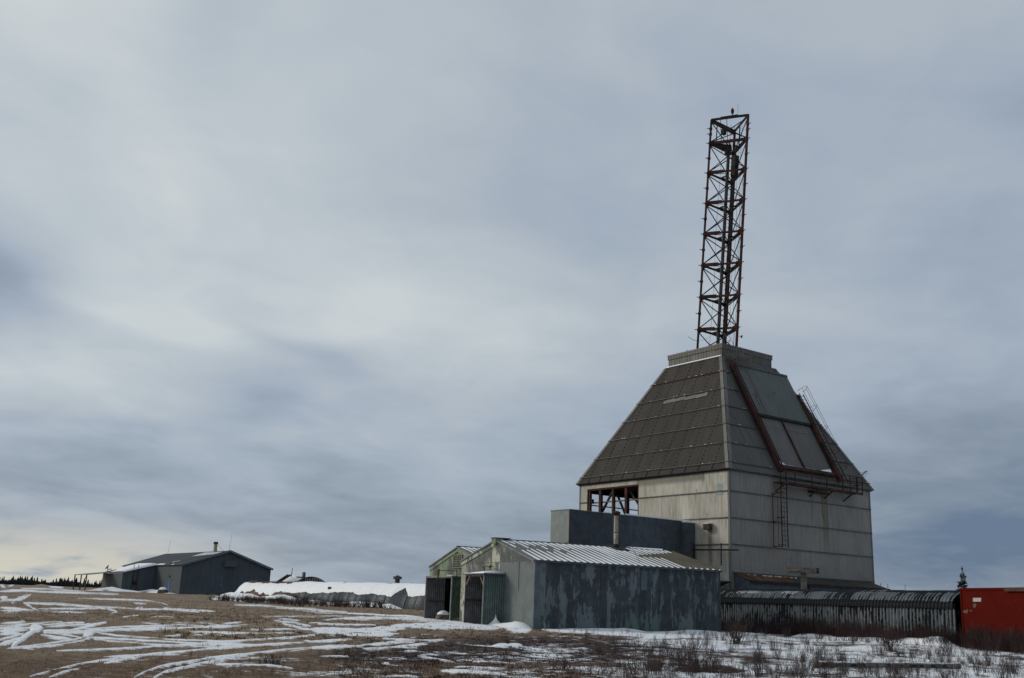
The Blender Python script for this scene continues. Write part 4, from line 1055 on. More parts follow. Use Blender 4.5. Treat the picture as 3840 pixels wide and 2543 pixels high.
def shed(C0, WD, LN, ze, ze_l, zr, rx, label, mats, name, zb=.2, ribpitch=.385, front=True):
    """C0 near right corner; gable runs along DG, long side along DK"""
    mg, mglow, ms, mvo = mats[:4]
    t = thing(name, label, 'shed', C0 + Vector((0, 0, gz(C0.x, C0.y))))
    fg = FR(C0, DG, DK)               # gable frame: a along the gable, b into the shed
    fk = FR(C0, DK, DG)               # side frame: a along the side, b into the shed
    # gable sheets: lower rectangular panels with an upper triangular field
    vs = t_v = (mats[4] if len(mats) > 4 else None)
    n = 9
    def top(a): return ze + (zr - ze) * a / rx if a < rx else ze_l + (zr - ze_l) * (WD - a) / (WD - rx)
    brk = 3.62 if front else 3.0
    for i in range(n):
        a0, a1 = WD * i / n + .005, WD * (i + 1) / n - .005
        zt0, zt1 = top(a0) - .05, top(a1) - .05
        lowtop = min(brk, zt0, zt1) - .005
        if vs and a0 > vs[0] - .2 and a1 < vs[1] + .2 and vs[2] is not None:
            if a1 <= vs[1] + .2 and a0 >= vs[0] - .2: lo_ = vs[2]
            else: lo_ = zb
        else: lo_ = zb
        MB().prism([fg.p(a0, .0, lo_), fg.p(a1, .0, lo_), fg.p(a1, .0, lowtop), fg.p(a0, .0, lowtop)], DK * .04).build('gable_panel', mglow if (front and a0 < WD * .36) else mg, t)
        if max(zt0, zt1) > lowtop + .02:
            pts = [fg.p(a0, -.006, lowtop + .01), fg.p(a1, -.006, lowtop + .01), fg.p(a1, -.006, zt1)]
            if a0 < rx < a1: pts.append(fg.p(rx, -.006, zr - .05))
            pts.append(fg.p(a0, -.006, zt0))
            MB().prism(pts, DK * .04).build('gable_panel', mg, t)
    # bargeboard strips under the roof edge
    for (a0, z0, a1, z1) in ((0, ze, rx, zr), (rx, zr, WD, ze_l)):
        MB().prism([fg.p(a0, -.06, z0 - .26), fg.p(a1, -.06, z1 - .26), fg.p(a1, -.06, z1 - .02), fg.p(a0, -.06, z0 - .02)], DK * .05).build('bargeboard', mg, t)
        MB().bar(fg.p(a0, -.08, z0 - .005), fg.p(a1, -.08, z1 - .005), .10, .07).build('roof_edge', M_trimgrey, t)
    # side sheets
    ns = int(round((LN - .2) / ribpitch))
    for i in range(ns):
        a0, a1 = .2 + (LN - .2) * i / ns, .2 + (LN - .2) * (i + 1) / ns - .006
        MB().box(fk, a0, a1, .0 + .006 * ((i * 7) % 3), .04, zb, ze - .03).build('wall_panel', ms, t)
    MB().box(fk, -.05, .2, -.05, -.001, zb, ze - .02).build('corner_post', M_cornerblue, t)
    if front:
        for (a0, a1, z0, z1) in ((.42, .62, 3.08, 3.32), (2.52, 2.76, 2.86, 3.16), (6.02, 6.36, 2.45, 3.40)): MB().box(fk, a0, a1, -.022, -.002, z0, z1).build('repair_plate', M_cornerblue, t)
    MB().box(fg, .0, .09, -.05, -.012, zb, ze - .3).build('corner_trim', mglow, t)
    MB().box(fk, LN - .06, LN, -.03, -.002, zb, ze - .02).build('corner_trim', M_trimdark, t)
    # far and back walls, inner darkness
    MB().box(fg, WD - .04, WD, .05, LN, zb, ze_l - .03).build('side_wall', mg, t)
    MB().prism([fg.p(0.05, LN - .04, zb), fg.p(WD - .05, LN - .04, zb), fg.p(WD - .05, LN - .04, ze_l - .05), fg.p(rx, LN - .04, zr - .05), fg.p(0.05, LN - .04, ze - .05)], DK * .04).build('back_wall', mg, t)
    # roof pans with standing ribs
    nr = int(round(LN / .36))
    ov = .10
    sl_r = (fg.p(rx, 0, zr), fg.p(-ov, 0, ze - .0)); sl_l = (fg.p(rx, 0, zr), fg.p(WD + ov, 0, ze_l))
    for side, (pt, pe) in enumerate((sl_r, sl_l)):
        for i in range(nr):
            a0, a1 = -.08 + (LN + .12) * i / nr, -.08 + (LN + .12) * (i + 1) / nr
            f_ = i / nr
            brown = (front and f_ > .66)
            P = lambda tt, a, o=0.0: pt.lerp(pe, tt) + DK * a + Z * o
            sag = lambda a: -.06 * math.sin(math.pi * max(0, min(1, a / LN)) * 1.0) * .6
            pan = MB().prism([P(0, a0, .0), P(0, a1 - .0, .0), P(1, a1, .0), P(1, a0, .0)], Z * .03).build('roof_panel', M_shroofbrown if brown else M_shroof, t)
            if side == 0:
                MB().bar(P(0, a1, .05), P(1, a1, .05), .045, .05).build('roof_rib', M_shroofbrown if brown else M_trimgrey, t)
            if side == 0:
                rr = random.Random(i * 13 + 1); b = MB()
                def strip(t0, t1, w0, w1, ea=0.0):
                    k = 5
                    L_, R_ = [], []
                    for j in range(k + 1):
                        tt = t0 + (t1 - t0) * j / k; ww = (w0 + (w1 - w0) * j / k) * (a1 - a0 - .05) * rr.uniform(.88, 1.08)
                        e0 = a1 - .03
                        L_.append(P(tt, e0 - ww, .036)); R_.append(P(tt, e0, .060))
                    b.sweepgrid([L_, R_])
                if not front: strip(0, .35, .8, .2); strip(.3, 1, .2, .55)
                elif f_ < .30:
                    strip(.0, .20 + .08 * rr.random(), .80, .06); strip(.34 + .25 * rr.random(), 1.0, .12, .62)
                    if rr.random() < .6: strip(.24, .4, .25, .2)
                elif f_ < .48:
                    strip(.0, .32, .75, .16); strip(.27 + .1 * rr.random(), 1.0, .2, .60)
                elif f_ < .66:
                    strip(.0, .7, .72, .30); strip(.68, 1.0, .30, .52)
                elif f_ < .95:
                    strip(.0, .42 - (f_ - .66) * 1.0, .85, .12); strip(.95, 1.0, .1, .55)
                    if f_ < .80: strip(.5, 1.0, .12, .28)
                else: strip(.97, 1.0, .1, .4)
                b.build('snow', M_snow, pan)
    MB().bar(fg.p(rx, -.12, zr + .05), fg.p(rx, LN + .04, zr + .05), .16, .06).build('ridge_cap', M_trimdark, t)
    MB().box(fk, -.1, LN + .06, -ov - .03, -ov + .01, ze - .06, ze + .02).build('eave_trim', M_trimdark, t)
    # snow resting along the eave
    return t, fg, fk

S1C = Vector((1.554, 50.27, 0))
sh1, fg1, fk1 = shed(S1C, 9.23, 10.9, 3.61, 3.76, 4.76, 4.61, 'nearer gabled metal shed with peeling slate blue side and snow-striped roof', (M_gable, M_gablelow, M_sheds, M_vgreen), 'metal_shed')
# small box at the ridge end
MB().box(fg1, 4.36, 4.86, -.20, .25, 4.56, 4.85).build('ridge_box', M_lime, sh1)
MB().box(fg1, 4.32, 4.90, -.24, .7, 4.85, 4.88).build('ridge_plate', M_darksteel, sh1)
# windbreak porch: two ribbed side walls and a flat snowy roof
zg = .30
PD, PR, PL, PZ = 1.13, 3.48, 5.88, 2.94
v1 = corr_sheet(fg1, -PD, .0, PL - .02, zg, PZ - .02, .115, .016, M_vin, 'porch_wall', sh1, 'b')
v2 = corr_sheet(fg1, -PD, .0, PR + .02, zg, PZ - .02, .125, .016, M_vgreen, 'porch_wall', sh1, 'b')
MB().box(fg1, PR - .03, PR + .06, -PD - .04, -PD + .01, zg, PZ - .02).build('porch_corner', M_trimgrey, sh1)
MB().box(fg1, PL - .06, PL + .0, -PD - .04, -PD + .01, zg, PZ - .02).build('porch_corner', M_vin, sh1)
MB().box(fg1, PL - .10, PL - .04, -PD + .04, -.05, 1.60, 1.69).build('porch_rail', M_wooddark, v1)
for (a0, a1) in ((PL - .08, PL - .55), (PR + .08, PR + .55)): MB().bar(fg1.p(a0, -PD + .01, 2.42), fg1.p(a1, -PD + .01, 2.88), .05, .07, DK).build('porch_brace', M_wood, sh1)
pr_ = MB().box(fg1, PR - .12, PL + .2, -PD - .10, .0, PZ, PZ + .06).build('porch_roof', M_trimdark, sh1)
MB().box(fg1, PR + .1, PL - .1, -PD - .06, -PD + .02, PZ - .10, PZ - .01).build('porch_lintel', M_wooddark, sh1)
b = MB(); rows = []
for i in range(25):
    a = PR - .08 + (PL + .12 - PR + .08) * i / 24; q_ = (a - PR + .08); hgt = .035 + .075 * max(0, 1 - q_ / 1.7) ** .5 * (1 if q_ > .1 else .5)
    rows.append([fg1.p(a, -PD - .08, PZ + .06), fg1.p(a, -PD - .05, PZ + .06 + hgt * .8), fg1.p(a, -.8, PZ + .07 + hgt * 1.2), fg1.p(a, -.02, PZ + .07 + hgt * 1.3), fg1.p(a, -.01, PZ + .06)])
b.sweepgrid(rows); b.prism([rows[0][i] for i in range(5)], DG * -.01); b.build('snow', M_snow, pr_, True)
MB().box(fg1, PR + .1, PL - .12, -.05, -.01, zg, 2.85).build('inner_door', M_dark, sh1)
b = MB(); b.path([fg1.p(5.75, -.10, 3.0), fg1.p(5.76, -.12, 3.25), fg1.p(5.6, -.3, 3.38), fg1.p(5.0, -.35, 3.39), fg1.p(4.15, -.35, 3.37)], .022, 5); b.tube(fg1.p(4.65, -.35, 3.33), fg1.p(4.45, -.35, 3.42), .05, 5); b.build('lamp_arm', M_darksteel, sh1)
MB().box(fg1, 1.78, 1.82, -.03, -.002, 2.2, 3.6).build('seam_strip', M_lime, sh1)
# flue on the shed roof, a thing of its own with its stays
def on_roof1(a_k, t_): return fg1.p(4.61, 0, 4.76).lerp(fg1.p(-.1, 0, 3.61), t_) + DK * a_k
fp = on_roof1(7.15, .05)
fl = thing('flue_pipe', 'tall galvanised flue with rusty cap stayed by three wires on the nearer shed roof', 'flue', fp)
h_f = 1.80
MB().tube(fp - Z * .12, fp + Z * h_f, .125, 14).build('pipe', M_galv, fl)
MB().tube(fp + Z * (h_f * .48), fp + Z * (h_f * .48 + .03), .135, 14).build('pipe_joint', M_darksteel, fl)
b = MB(); b.tube(fp + Z * h_f, fp + Z * (h_f + .10), .16, 14, .14); b.tube(fp + Z * (h_f + .10), fp + Z * (h_f + .20), .23, 14, .24); b.tube(fp + Z * (h_f + .20), fp + Z * (h_f + .27), .24, 14, .08); b.build('cap', M_rust, fl)
n_s = (fg1.p(4.61, 0, 4.76) - fg1.p(-.1, 0, 3.61)).normalized()
b = MB(); u_ = n_s; b.prism([fp + u_ * .45 - DK * .42 + Z * .07, fp + u_ * .45 + DK * .42 + Z * .07, fp - u_ * .75 + DK * .50 + Z * .07, fp - u_ * .75 - DK * .40 + Z * .07], Z * .03); b.tube(fp + Z * .0, fp + Z * .25, .24, 10, .14); b.build('flashing', M_darksteel, fl)
tp = fp + Z * (h_f + .02)
for q in (on_roof1(4.1, .0) + Z * .08, on_roof1(9.2, .0) + Z * .08, on_roof1(6.4, .82) + Z * .06):
    MB().tube(tp, q, .011, 4).build('stay', M_rust, fl)
sn = on_roof1(0, 0)
MB().prism([on_roof1(8.0, .0) + Z * .09, on_roof1(10.4, .0) + Z * .09, on_roof1(10.2, .05) + Z * .07, on_roof1(8.3, .03) + Z * .07], Z * .02).build('snow', M_snow, sh1)
# stake beside the corner
sk = MB(); sk.tube((2.07, 48.9, gz(2.07, 48.9) - .1), (2.03, 48.95, gz(2, 49) + .34), .035, 6, .03)
tag(sk.build('stake', M_gablelow, None, org=(2.07, 48.9, .35)), 'short green stake leaning in the snow beside the near corner of the peeling shed', 'stake')

S2C = Vector((-1.39, 59.46, 0))
sh2, fg2, fk2 = shed(S2C, 7.76, 5.0, 3.97, 3.62, 4.71, 3.20, 'farther gabled shed with pale green peeling gable, louvred vent and dark doorway', (M_gable2, M_gable2, M_sheds, M_vgreen2, (.95, 5.0, 2.88)), 'metal_shed', front=False)
zg2 = .38
PD2, PR2, PL2, PZ2 = 1.2, .97, 5.02, 2.88
corr_sheet(fg2, -PD2, .0, PL2 - .02, zg2, PZ2, .125, .016, M_vin, 'porch_wall', sh2, 'b')
corr_sheet(fg2, -PD2, .0, PR2 + .02, zg2, PZ2, .125, .016, M_vgreen2, 'porch_wall', sh2, 'b')
MB().box(fg2, PL2 - .01, PL2 + .09, -PD2 - .06, -PD2 + .01, zg2, PZ2).build('porch_corner', M_vin, sh2)
MB().box(fg2, PR2 - .06, PR2 + .06, -PD2 - .06, -PD2 + .01, zg2, PZ2).build('porch_corner', M_trimgrey, sh2)
MB().box(fg2, PL2 - .08, PL2 - .04, -PD2 + .04, -.05, 1.48, 1.54).build('porch_rail', M_wooddark, sh2)
MB().box(fg2, PR2 - .06, PL2 + .09, -PD2 - .08, -PD2 + .0, PZ2, PZ2 + .10).build('porch_lintel', M_lime, sh2)
p2 = MB().box(fg2, PR2 - .06, PL2 + .09, -PD2 + .002, .0, PZ2 + .01, PZ2 + .07).build('porch_roof', M_trimdark, sh2)
MB().box(fg2, PR2, PR2 + .9, -PD2, -.02, PZ2 + .07, PZ2 + .13).build('snow', M_snow, p2)
MB().box(fg2, .6, 5.3, 1.4, 1.45, zg2, 3.5).build('inner_wall', simple('dark_red_brown_inside', (.05, .018, .011), .9, 0, .3), sh2)
MB().box(fg2, 1.2, 3.0, 1.2, 1.38, 1.7, 2.1).build('inner_shelf', M_trimgrey, sh2)
lv = MB()
for a0, a1 in ((2.40, 2.48), (3.05, 3.12), (3.72, 3.80)): lv.box(fg2, a0, a1, -.08, -.02, 3.54, 4.22)
lv.box(fg2, 2.40, 3.80, -.081, -.02, 3.48, 3.54); lv.box(fg2, 2.40, 3.80, -.081, -.02, 4.22, 4.29)
lv = lv.build('louvre_frame', M_lime, sh2)
MB().box(fg2, 2.46, 3.74, -.03, -.015, 3.54, 4.22).build('louvre_back', M_dark, lv)
for a0, a1 in ((2.49, 3.04), (3.13, 3.71)):
    for k in range(6):
        z = 3.58 + k * .105
        MB().prism([fg2.p(a0, -.07, z), fg2.p(a1, -.07, z), fg2.p(a1, -.03, z + .07), fg2.p(a0, -.03, z + .07)], Z * .015).build('slat', M_vgreen2, lv)
b = MB(); b.box(fg2, 2.95, 3.02, -1.30, -1.24, 2.72, 3.36); b.box(fg2, 3.08, 3.15, -1.30, -1.24, 2.72, 3.36); b.build('hoist_post', M_rust, sh2)
b = MB(); b.path([fg2.p(3.2, -1.27, 3.30), fg2.p(.75, -1.0, 3.24)], .025, 5); b.path([fg2.p(1.0, -1.0, 3.36), fg2.p(.85, -1.0, 3.1), fg2.p(.82, -1.0, 2.95)], .025, 5); b.build('hoist_rail', M_rust, sh2)

# boulder in the doorway of the farther shed
def rock(name, c, rx_, ry_, rz_, seed, mtl, label, cat, snowcap=True):
    rr = random.Random(seed); b = MB(); nu, nv = 18, 10; rows = []
    for i in range(nv + 1):
        th = math.pi * .62 * i / nv; row = []
        for j in range(nu + 1):
            ph = 2 * math.pi * (j % nu) / nu
            k = 1 + .07 * math.sin(3 * ph + seed) * math.sin(th) + .05 * math.sin(5 * ph + 2 * th + seed) 
            row.append(Vector((c[0] + rx_ * k * math.sin(th) * math.cos(ph), c[1] + ry_ * k * math.sin(th) * math.sin(ph), c[2] + rz_ * k * math.cos(th))))
        rows.append(row)
    b.sweepgrid([r_[::-1] for r_ in rows])
    o = b.build(name, mtl, None, True, org=(c[0], c[1], c[2] - rz_ * .3))
    tag(o, label, cat)
    if snowcap:
        s = MB(); k0 = nv // 2
        rows2 = []
        for i in range(k0 + 1):
            rows2.append([p + (p - Vector(c)).normalized() * (.05 * (1 - i / k0) + .004) * (1 + .0) + Z * .02 for p in rows[i]])
        s.sweepgrid([r_[::-1] for r_ in rows2]); s.build('snow_cap', M_snow, o, True)
    return o
_d = ray(1662, 2306); bq = _d * (61.3 / _d.y)
rock('boulder', (bq.x, bq.y, gz(bq.x, bq.y) + .08), .46, .42, .38, 2, M_stone, 'snow-capped grey boulder lying before the doorway of the farther green shed', 'boulder')
_d = ray(1688, 2306); bq = _d * (61.5 / _d.y)
rock('sandstone_lump', (bq.x, bq.y, gz(bq.x, bq.y) + .15), .13, .13, .26, 5, simple('reddish_lump', (.09, .052, .036), .9), 'narrow reddish lump standing beside the right jamb of the farther shed door', 'stone', False)
b = MB(); rr = random.Random(11)
for i in range(26):
    c = fg2.p(rr.uniform(-.2, .75), rr.uniform(-1.2, -.6), .48 + rr.uniform(-.02, .15)); d = Vector((rr.gauss(0, 1), rr.gauss(0, 1), rr.gauss(.3, .5))).normalized() * rr.uniform(.08, .22)
    b.bar(c - d, c + d, .04, .02)
tag(b.build('scrap_pile', M_woodgrey, None, org=fg2.p(.3, -.8, .45)), 'small heap of scrap wood and bent metal between the two sheds', 'scrap')

# ------------------------------------------------------------------ snow banks
def gp(fr, a, b_, h): p = fr.p(a, b_, 0); return (p.x, p.y, h)
drift('snow_drift', [gp(fg1, 3.3, -.55, 1.4), gp(fg1, 2.6, -.45, .75), gp(fg1, 1.6, -.5, .9), gp(fg1, .4, -.5, 1.05), gp(fg1, -.3, -.5, .5)], 1.7, .34, 3, lobes=.5)
dr_ = MB(); c = fg1.p(3.30, -.22, 0); rows = []
for i in range(9):
    z = i / 8; row = []
    for j in range(15):
        ph = 2 * math.pi * j / 14; r_ = .62 * (1 - z) ** 2.2 + .010
        row.append(Vector((c.x - .25 + r_ * 1.15 * math.cos(ph), c.y + r_ * .5 * math.sin(ph), .33 + .66 * z)))
    rows.append(row)
dr_.sweepgrid([r_[::-1] for r_ in rows]); tag(dr_.build('snow_cone', M_snow, None, True), kind='structure')
drift('snow_drift', [gp(fg1, 8.0, -2.0, .4), gp(fg1, 5.0, -1.7, .6), gp(fg1, 3.4, -1.9, .8), gp(fg1, 2.0, -1.5, .6)], 2.4, .16, 5)
drift('snow_drift', [gp(fk1, -.2, -.5, .6), gp(fk1, 3, -.5, 1), gp(fk1, 6, -.5, .8), gp(fk1, 10.8, -.6, 1.2)], 1.6, .16, 6)
drift('snow_drift', [(-14, 71, .4), (-10, 72, 1), (-6.5, 69.5, 1), (-4.6, 67.0, .7)], 4, .15, 8)

# ------------------------------------------------------------------ tarred culvert passage on the right
TD = Vector((-.424, .906, 0)).normalized(); TN = Vector((-TD.y, TD.x, 0))       # TN points to the camera's left side
if TN.x > 0: TN = -TN
TE = Vector((21.42, 47.62, 0)); TLEN = 20.0
tn = thing('corrugated_passage', 'long low arched passage of ribbed steel plates with flaking black tar, behind the bushes', 'passage', TE + TD * 9 + Z * .3)
TOPZ, EAVEZ, HW = 2.86, 2.16, 1.15
def arch_prof(n=12):
    pts = []
    for i in range(n + 1):
        t = math.pi * i / n * 1.0
        pts.append((HW * 1.06 * math.cos(t), EAVEZ + (TOPZ - EAVEZ) * math.sin(t) ** .85))
    return pts
def corr_sweep(prof, s0, s1, pitch, amp, sub=6, squash=1.0):
    n = max(2, int((s1 - s0) / pitch * sub)); rows = []
    cx = sum(p[0] for p in prof) / len(prof); cz = min(p[1] for p in prof) - .2
    for i in range(n + 1):
        s = s0 + (s1 - s0) * i / n; o = amp * math.sin(2 * math.pi * s / pitch)
        row = []
        for j, (x, z) in enumerate(prof):
            a = prof[max(0, j - 1)]; c_ = prof[min(len(prof) - 1, j + 1)]
            tx, tz = c_[0] - a[0], c_[1] - a[1]; L = math.hypot(tx, tz) or 1
            nx, nz = tz / L, -tx / L
            if nx * x + nz * (z - cz) < 0: nx, nz = -nx, -nz
            row.append((s, x + nx * o, z + nz * o))
        rows.append(row)
    return rows
def place(rows, E0, D_, N_v):
    return [[E0 + D_ * s + N_v * x + Z * z for (s, x, z) in r_] for r_ in rows]
nseg = 10
for i in range(nseg):
    s0, s1 = TLEN * i / nseg, TLEN * (i + 1) / nseg
    sf = 0 if i % 2 else .012
    pf = [(x * (1 + sf), z + sf) for x, z in arch_prof()]
    MB().sweepgrid(place(corr_sweep(pf, s0, s1 + .02, .21, .042), TE, TD, TN)).build('roof_plate', M_tar, tn)
    s0b, s1b = s0 + .9, min(TLEN, s1 + .9)
    if i == 0: s0b = 0
    for side in (1, -1):
        pf2 = [(side * (HW - .06 + .03 * math.sin(k * .7)) * (1 + sf), .15 + (EAVEZ - .0) * k / 5 * .99) for k in range(6)]
        MB().sweepgrid(place(corr_sweep(pf2, s0b, s1b, .21, .042), TE, TD, TN)).build('side_plate', M_tar, tn)
# black ribbed strip painting in the shade under the arch edge
MB().sweepgrid(place(corr_sweep([(HW * 1.075, EAVEZ - .10), (HW * 1.085, EAVEZ), (HW * 1.075, EAVEZ + .10)], 0, TLEN, .21, .034), TE, TD, TN)).build('lap_shade_strip', simple('lap_shade_black', (.008, .009, .012), .8, 0, .4, 3, (.014, .016, .018)), tn)
# snow in the roof ribs near the shed
b = MB()
rr = random.Random(5); pf = arch_prof(28)
s = 10.9
while s < 19:
    if s > 13.0 or s < 12.1:
        pitch = .21; base_s = math.floor(s / pitch) * pitch + .13
        i0, i1 = rr.randint(9, 10), rr.randint(12, 13)
        rows = [[(base_s + dx2, pf[j][0], pf[j][1] + .012) for j in range(i0 - 3, i1)[::-1]] for dx2 in (-.045, .045)]
        b.sweepgrid(place(rows, TE, TD, TN))
    s += .21
tag(b.build('snow', M_snow, tn), kind='stuff')

# ------------------------------------------------------------------ red container at the right edge
CDv = Vector((.179, -.984, 0)).normalized(); CX = Vector((CDv.y * -1, CDv.x, 0)); CX = Vector((.984, .179, 0)).normalized()
CA = Vector((20.62, 47.0, 0)); fc_ = FR(CA, CDv, CX)
ct = thing('red_container', 'scuffed red steel container with a small white placard at the right edge', 'container', CA + CDv * 3 + CX * 1.2 + Z * .45)
zc0, zc1 = .42, 2.98
LB = 6.06
# wall divided in lightly dished sheets
for i in range(5):
    a0, a1 = .10 + (LB - .2) * i / 5, .10 + (LB - .2) * (i + 1) / 5 - .004
    MB().box(fc_, a0, a1, .03, .06, zc0 + .12, zc1 - .10).build('side_sheet', M_redpaint, ct)
MB().box(fc_, 0, .10, .0, .16, zc0, zc1).build('corner_post', M_redpaint, ct); MB().box(fc_, LB - .10, LB, .0, .16, zc0, zc1).build('corner_post', M_redpaint, ct)
MB().box(fc_, .10, LB - .10, .0, .1, zc1 - .10, zc1).build('top_rail', M_redpaint, ct); MB().box(fc_, .10, LB - .10, .0, .1, zc0, zc0 + .12).build('bottom_rail', M_redpaint, ct)
MB().box(fc_, 0, .05, .16, 2.44, zc0, zc1).build('end_wall', M_redpaint, ct); MB().box(fc_, LB - .05, LB, .16, 2.44, zc0, zc1).build('end_wall', M_redpaint, ct)
MB().box(fc_, 0, LB, 2.40, 2.44, zc0, zc1).build('side_wall', M_redpaint, ct); MB().box(fc_, 0.05, LB - .05, .1, 2.40, zc1 - .06, zc1 - .01).build('roof', M_redpaint, ct)
M_scuff = simple('bare_grey_scuff', (.11, .10, .085), .8)
def cpt(x, y, off):       # a point of the container's left side seen at a place of the photograph
    d = ray(3200 + x / 3.54, 2100 + y / 3.54); n_ = -CX; o_ = Vector((0, 0, EYE)); c0 = CA + CX * .03
    t = (c0 - o_).dot(n_) / d.dot(n_); return o_ + d * t + n_ * off
def cplate(pts, mtl, name): MB().prism([cpt(x, y, .004) for x, y in pts], CX * .003).build(name, mtl, ct)
cplate([(1588, 553), (1695, 553), (1697, 503), (1588, 503)], M_white, 'placard')
cplate([(1590, 620), (1612, 640), (1632, 600), (1630, 580), (1592, 582)], M_scuff, 'scuff')
cplate([(1432, 690), (1470, 700), (1510, 712), (1522, 680), (1518, 655), (1490, 670), (1440, 672)], M_scuff, 'scuff')
cplate([(1540, 680), (1575, 684), (1572, 665), (1545, 668)], M_scuff, 'scuff')
MB().box(fc_, 3.25, 4.9, -.10, -.002, zc1 - .16, zc1 + .0).build('hood', simple('rusty_hood', (.07, .028, .018), .8), ct)

# ------------------------------------------------------------------ timber post with crossbeam
pc = Vector((18.5, 64.0, 0))
ps = thing('timber_post', 'bleached timber post with a short doubled crossbeam, standing behind the tarred passage', 'post', pc + Z * .45)
fp_ = FR(pc, Vector((.94, -.34, 0)))
MB().box(fp_, -.17, .17, -.17, .17, .3, 4.02).build('post', M_woodgrey, ps)
MB().box(fp_, -.92, .78, -.36, -.18, 4.02, 4.34).build('crossbeam', M_woodgrey, ps)
MB().box(fp_, -.80, .92, .18, .34, 4.02, 4.36).build('crossbeam', M_wooddark, ps)
MB().box(fp_, -.92, -.1, -.40, -.36, 4.14, 4.20).build('split_board', M_wood, ps)

# ------------------------------------------------------------------ far hangar
HG, HS = Vector((.814, .58, 0)).normalized(), Vector((-.58, .814, 0)).normalized()
HN = Vector((-50.78, 165.0, 0)); HWD, HL, HZE, HZR = 14.87, 32.7, 5.47, 7.99
hg = thing('far_hangar', 'low dark gabled metal hangar far off on the left with open canopy', 'hangar', HN + HG * 7 + HS * 15 + Z * .95)
f1 = FR(HN, HG, HS)       # a across the gable, b back
f2 = FR(HN, HS, HG)       # a along the side, b inwards
n = 16
for i in range(n):
    a0, a1 = HWD * i / n, HWD * (i + 1) / n - .02
    tz = lambda a: HZE + (HZR - HZE) * (1 - abs(a - HWD / 2) / (HWD / 2)) - .05
    pts = [f1.p(a0, 0, .7), f1.p(a1, 0, .7), f1.p(a1, 0, tz(a1)), f1.p(a0, 0, tz(a0))]
    MB().prism(pts, HS * .06).build('wall_panel', M_hangar, hg)
n = 16
for i in range(n):
    a0, a1 = HL * i / n, HL * (i + 1) / n - .02
    MB().box(f2, a0, a1, 0, .06, .7, HZE - .05).build('wall_panel', M_hangarside, hg)
MB().box(f2, 0, HL, HWD - .06, HWD, .7, HZE).build('back_wall', M_hangar, hg)
MB().prism([f1.p(0, HL - .06, .7), f1.p(HWD, HL - .06, .7), f1.p(HWD, HL - .06, HZE), f1.p(HWD / 2, HL - .06, HZR), f1.p(0, HL - .06, HZE)], HS * .06).build('back_wall', M_hangar, hg)
for s, a0, a1 in ((0, -.25, HWD / 2), (1, HWD + .25, HWD / 2)):
    MB().prism([f1.p(a0, -.35, HZE - .08), f1.p(a1, -.35, HZR), f1.p(a1, HL + .3, HZR), f1.p(a0, HL + .3, HZE - .08)], Z * .12).build('roof', M_hroof, hg)
    MB().bar(f1.p(a0, -.36, HZE - .02), f1.p(a1, -.36, HZR + .06), .08, .32).build('barge_trim', M_htrim, hg)
# snow and rust streaks on the roof
def hr_(a, b_, o=.14): return f1.p(a, b_, HZE - .08 + (HZR - HZE + .08) * (a + .25) / (HWD / 2 + .25) + o)
b = MB(); rr = random.Random(4)
for i in range(9):
    b0 = 9.5 - i * .95; b.prism([hr_(4.6 + .05 * i, b0), hr_(6.7, b0 - .3), hr_(6.7, b0 - .75), hr_(4.9 + .1 * i, b0 - .55)], Z * .04)
b.prism([hr_(-.2, 13.0), hr_(-.2, 8.6), hr_(.25, 9.2), hr_(.3, 12.5)], Z * .06); b.prism([hr_(-.2, 5), hr_(-.2, 3.5), hr_(.0, 3.8)], Z * .05); b.prism([hr_(1.2, 8.8), hr_(2.0, 7.2), hr_(1.2, 8.2)], Z * .05)
b.build('snow', M_snow, hg)
MB().prism([hr_(.5, 8.0), hr_(6.4, 2.4), hr_(7.0, .6), hr_(.6, 6.8)], Z * .02).build('rust_streak', M_battenred, hg)
MB().box(f1, 6.7, 8.66, -.55, 0, 5.55, 6.5).build('vent_hood', M_hangar, hg)
MB().box(f2, 5.12, 5.55, -.06, -.005, 1.02, 3.25).build('door', M_blue, hg)
MB().box(f2, 5.3, 5.34, -.2, -.01, 3.6, 3.8).build('lamp', M_darksteel, hg)
MB().box(f1, 6.55, 6.62, -.05, 0, 2.6, 4.4).build('conduit', M_htrim, hg); MB().box(f1, 6.4, 6.75, -.12, 0, 2.4, 2.7).build('meter_box', M_htrim, hg)
# chimney + aerials
cq = hr_(6.9, 5.2, 0)
ch = MB().tube(cq, cq + Z * 1.45 + HG * .0, .30, 10).build('chimney', M_galv, hg)
MB().tube(cq + Z * 1.45, cq + Z * 1.80, .40, 10, .34).build('chimney_cap', M_darksteel, ch)
for d in (HS * -1.2, HG * 1.4 - HS): MB().tube(cq + Z * 1.6, cq + d + Z * .1, .025, 4).build('stay', M_htrim, ch)
def whip(px, pytop, base_pt, label):
    o = MB().tube(base_pt, base_pt + Z * pytop + Vector((.25, 0, 0)), .028, 4, .014).build('whip_aerial', M_greysteel, None, org=base_pt)
    tag(o, label, 'aerial')
whip(0, 2.7, f1.p(HWD / 2, 31.5, HZR), 'thin whip aerial at the far left end of the hangar ridge')
whip(0, 2.9, f1.p(HWD / 2 + .1, .6, HZR), 'taller thin whip aerial at the near gable peak of the hangar')
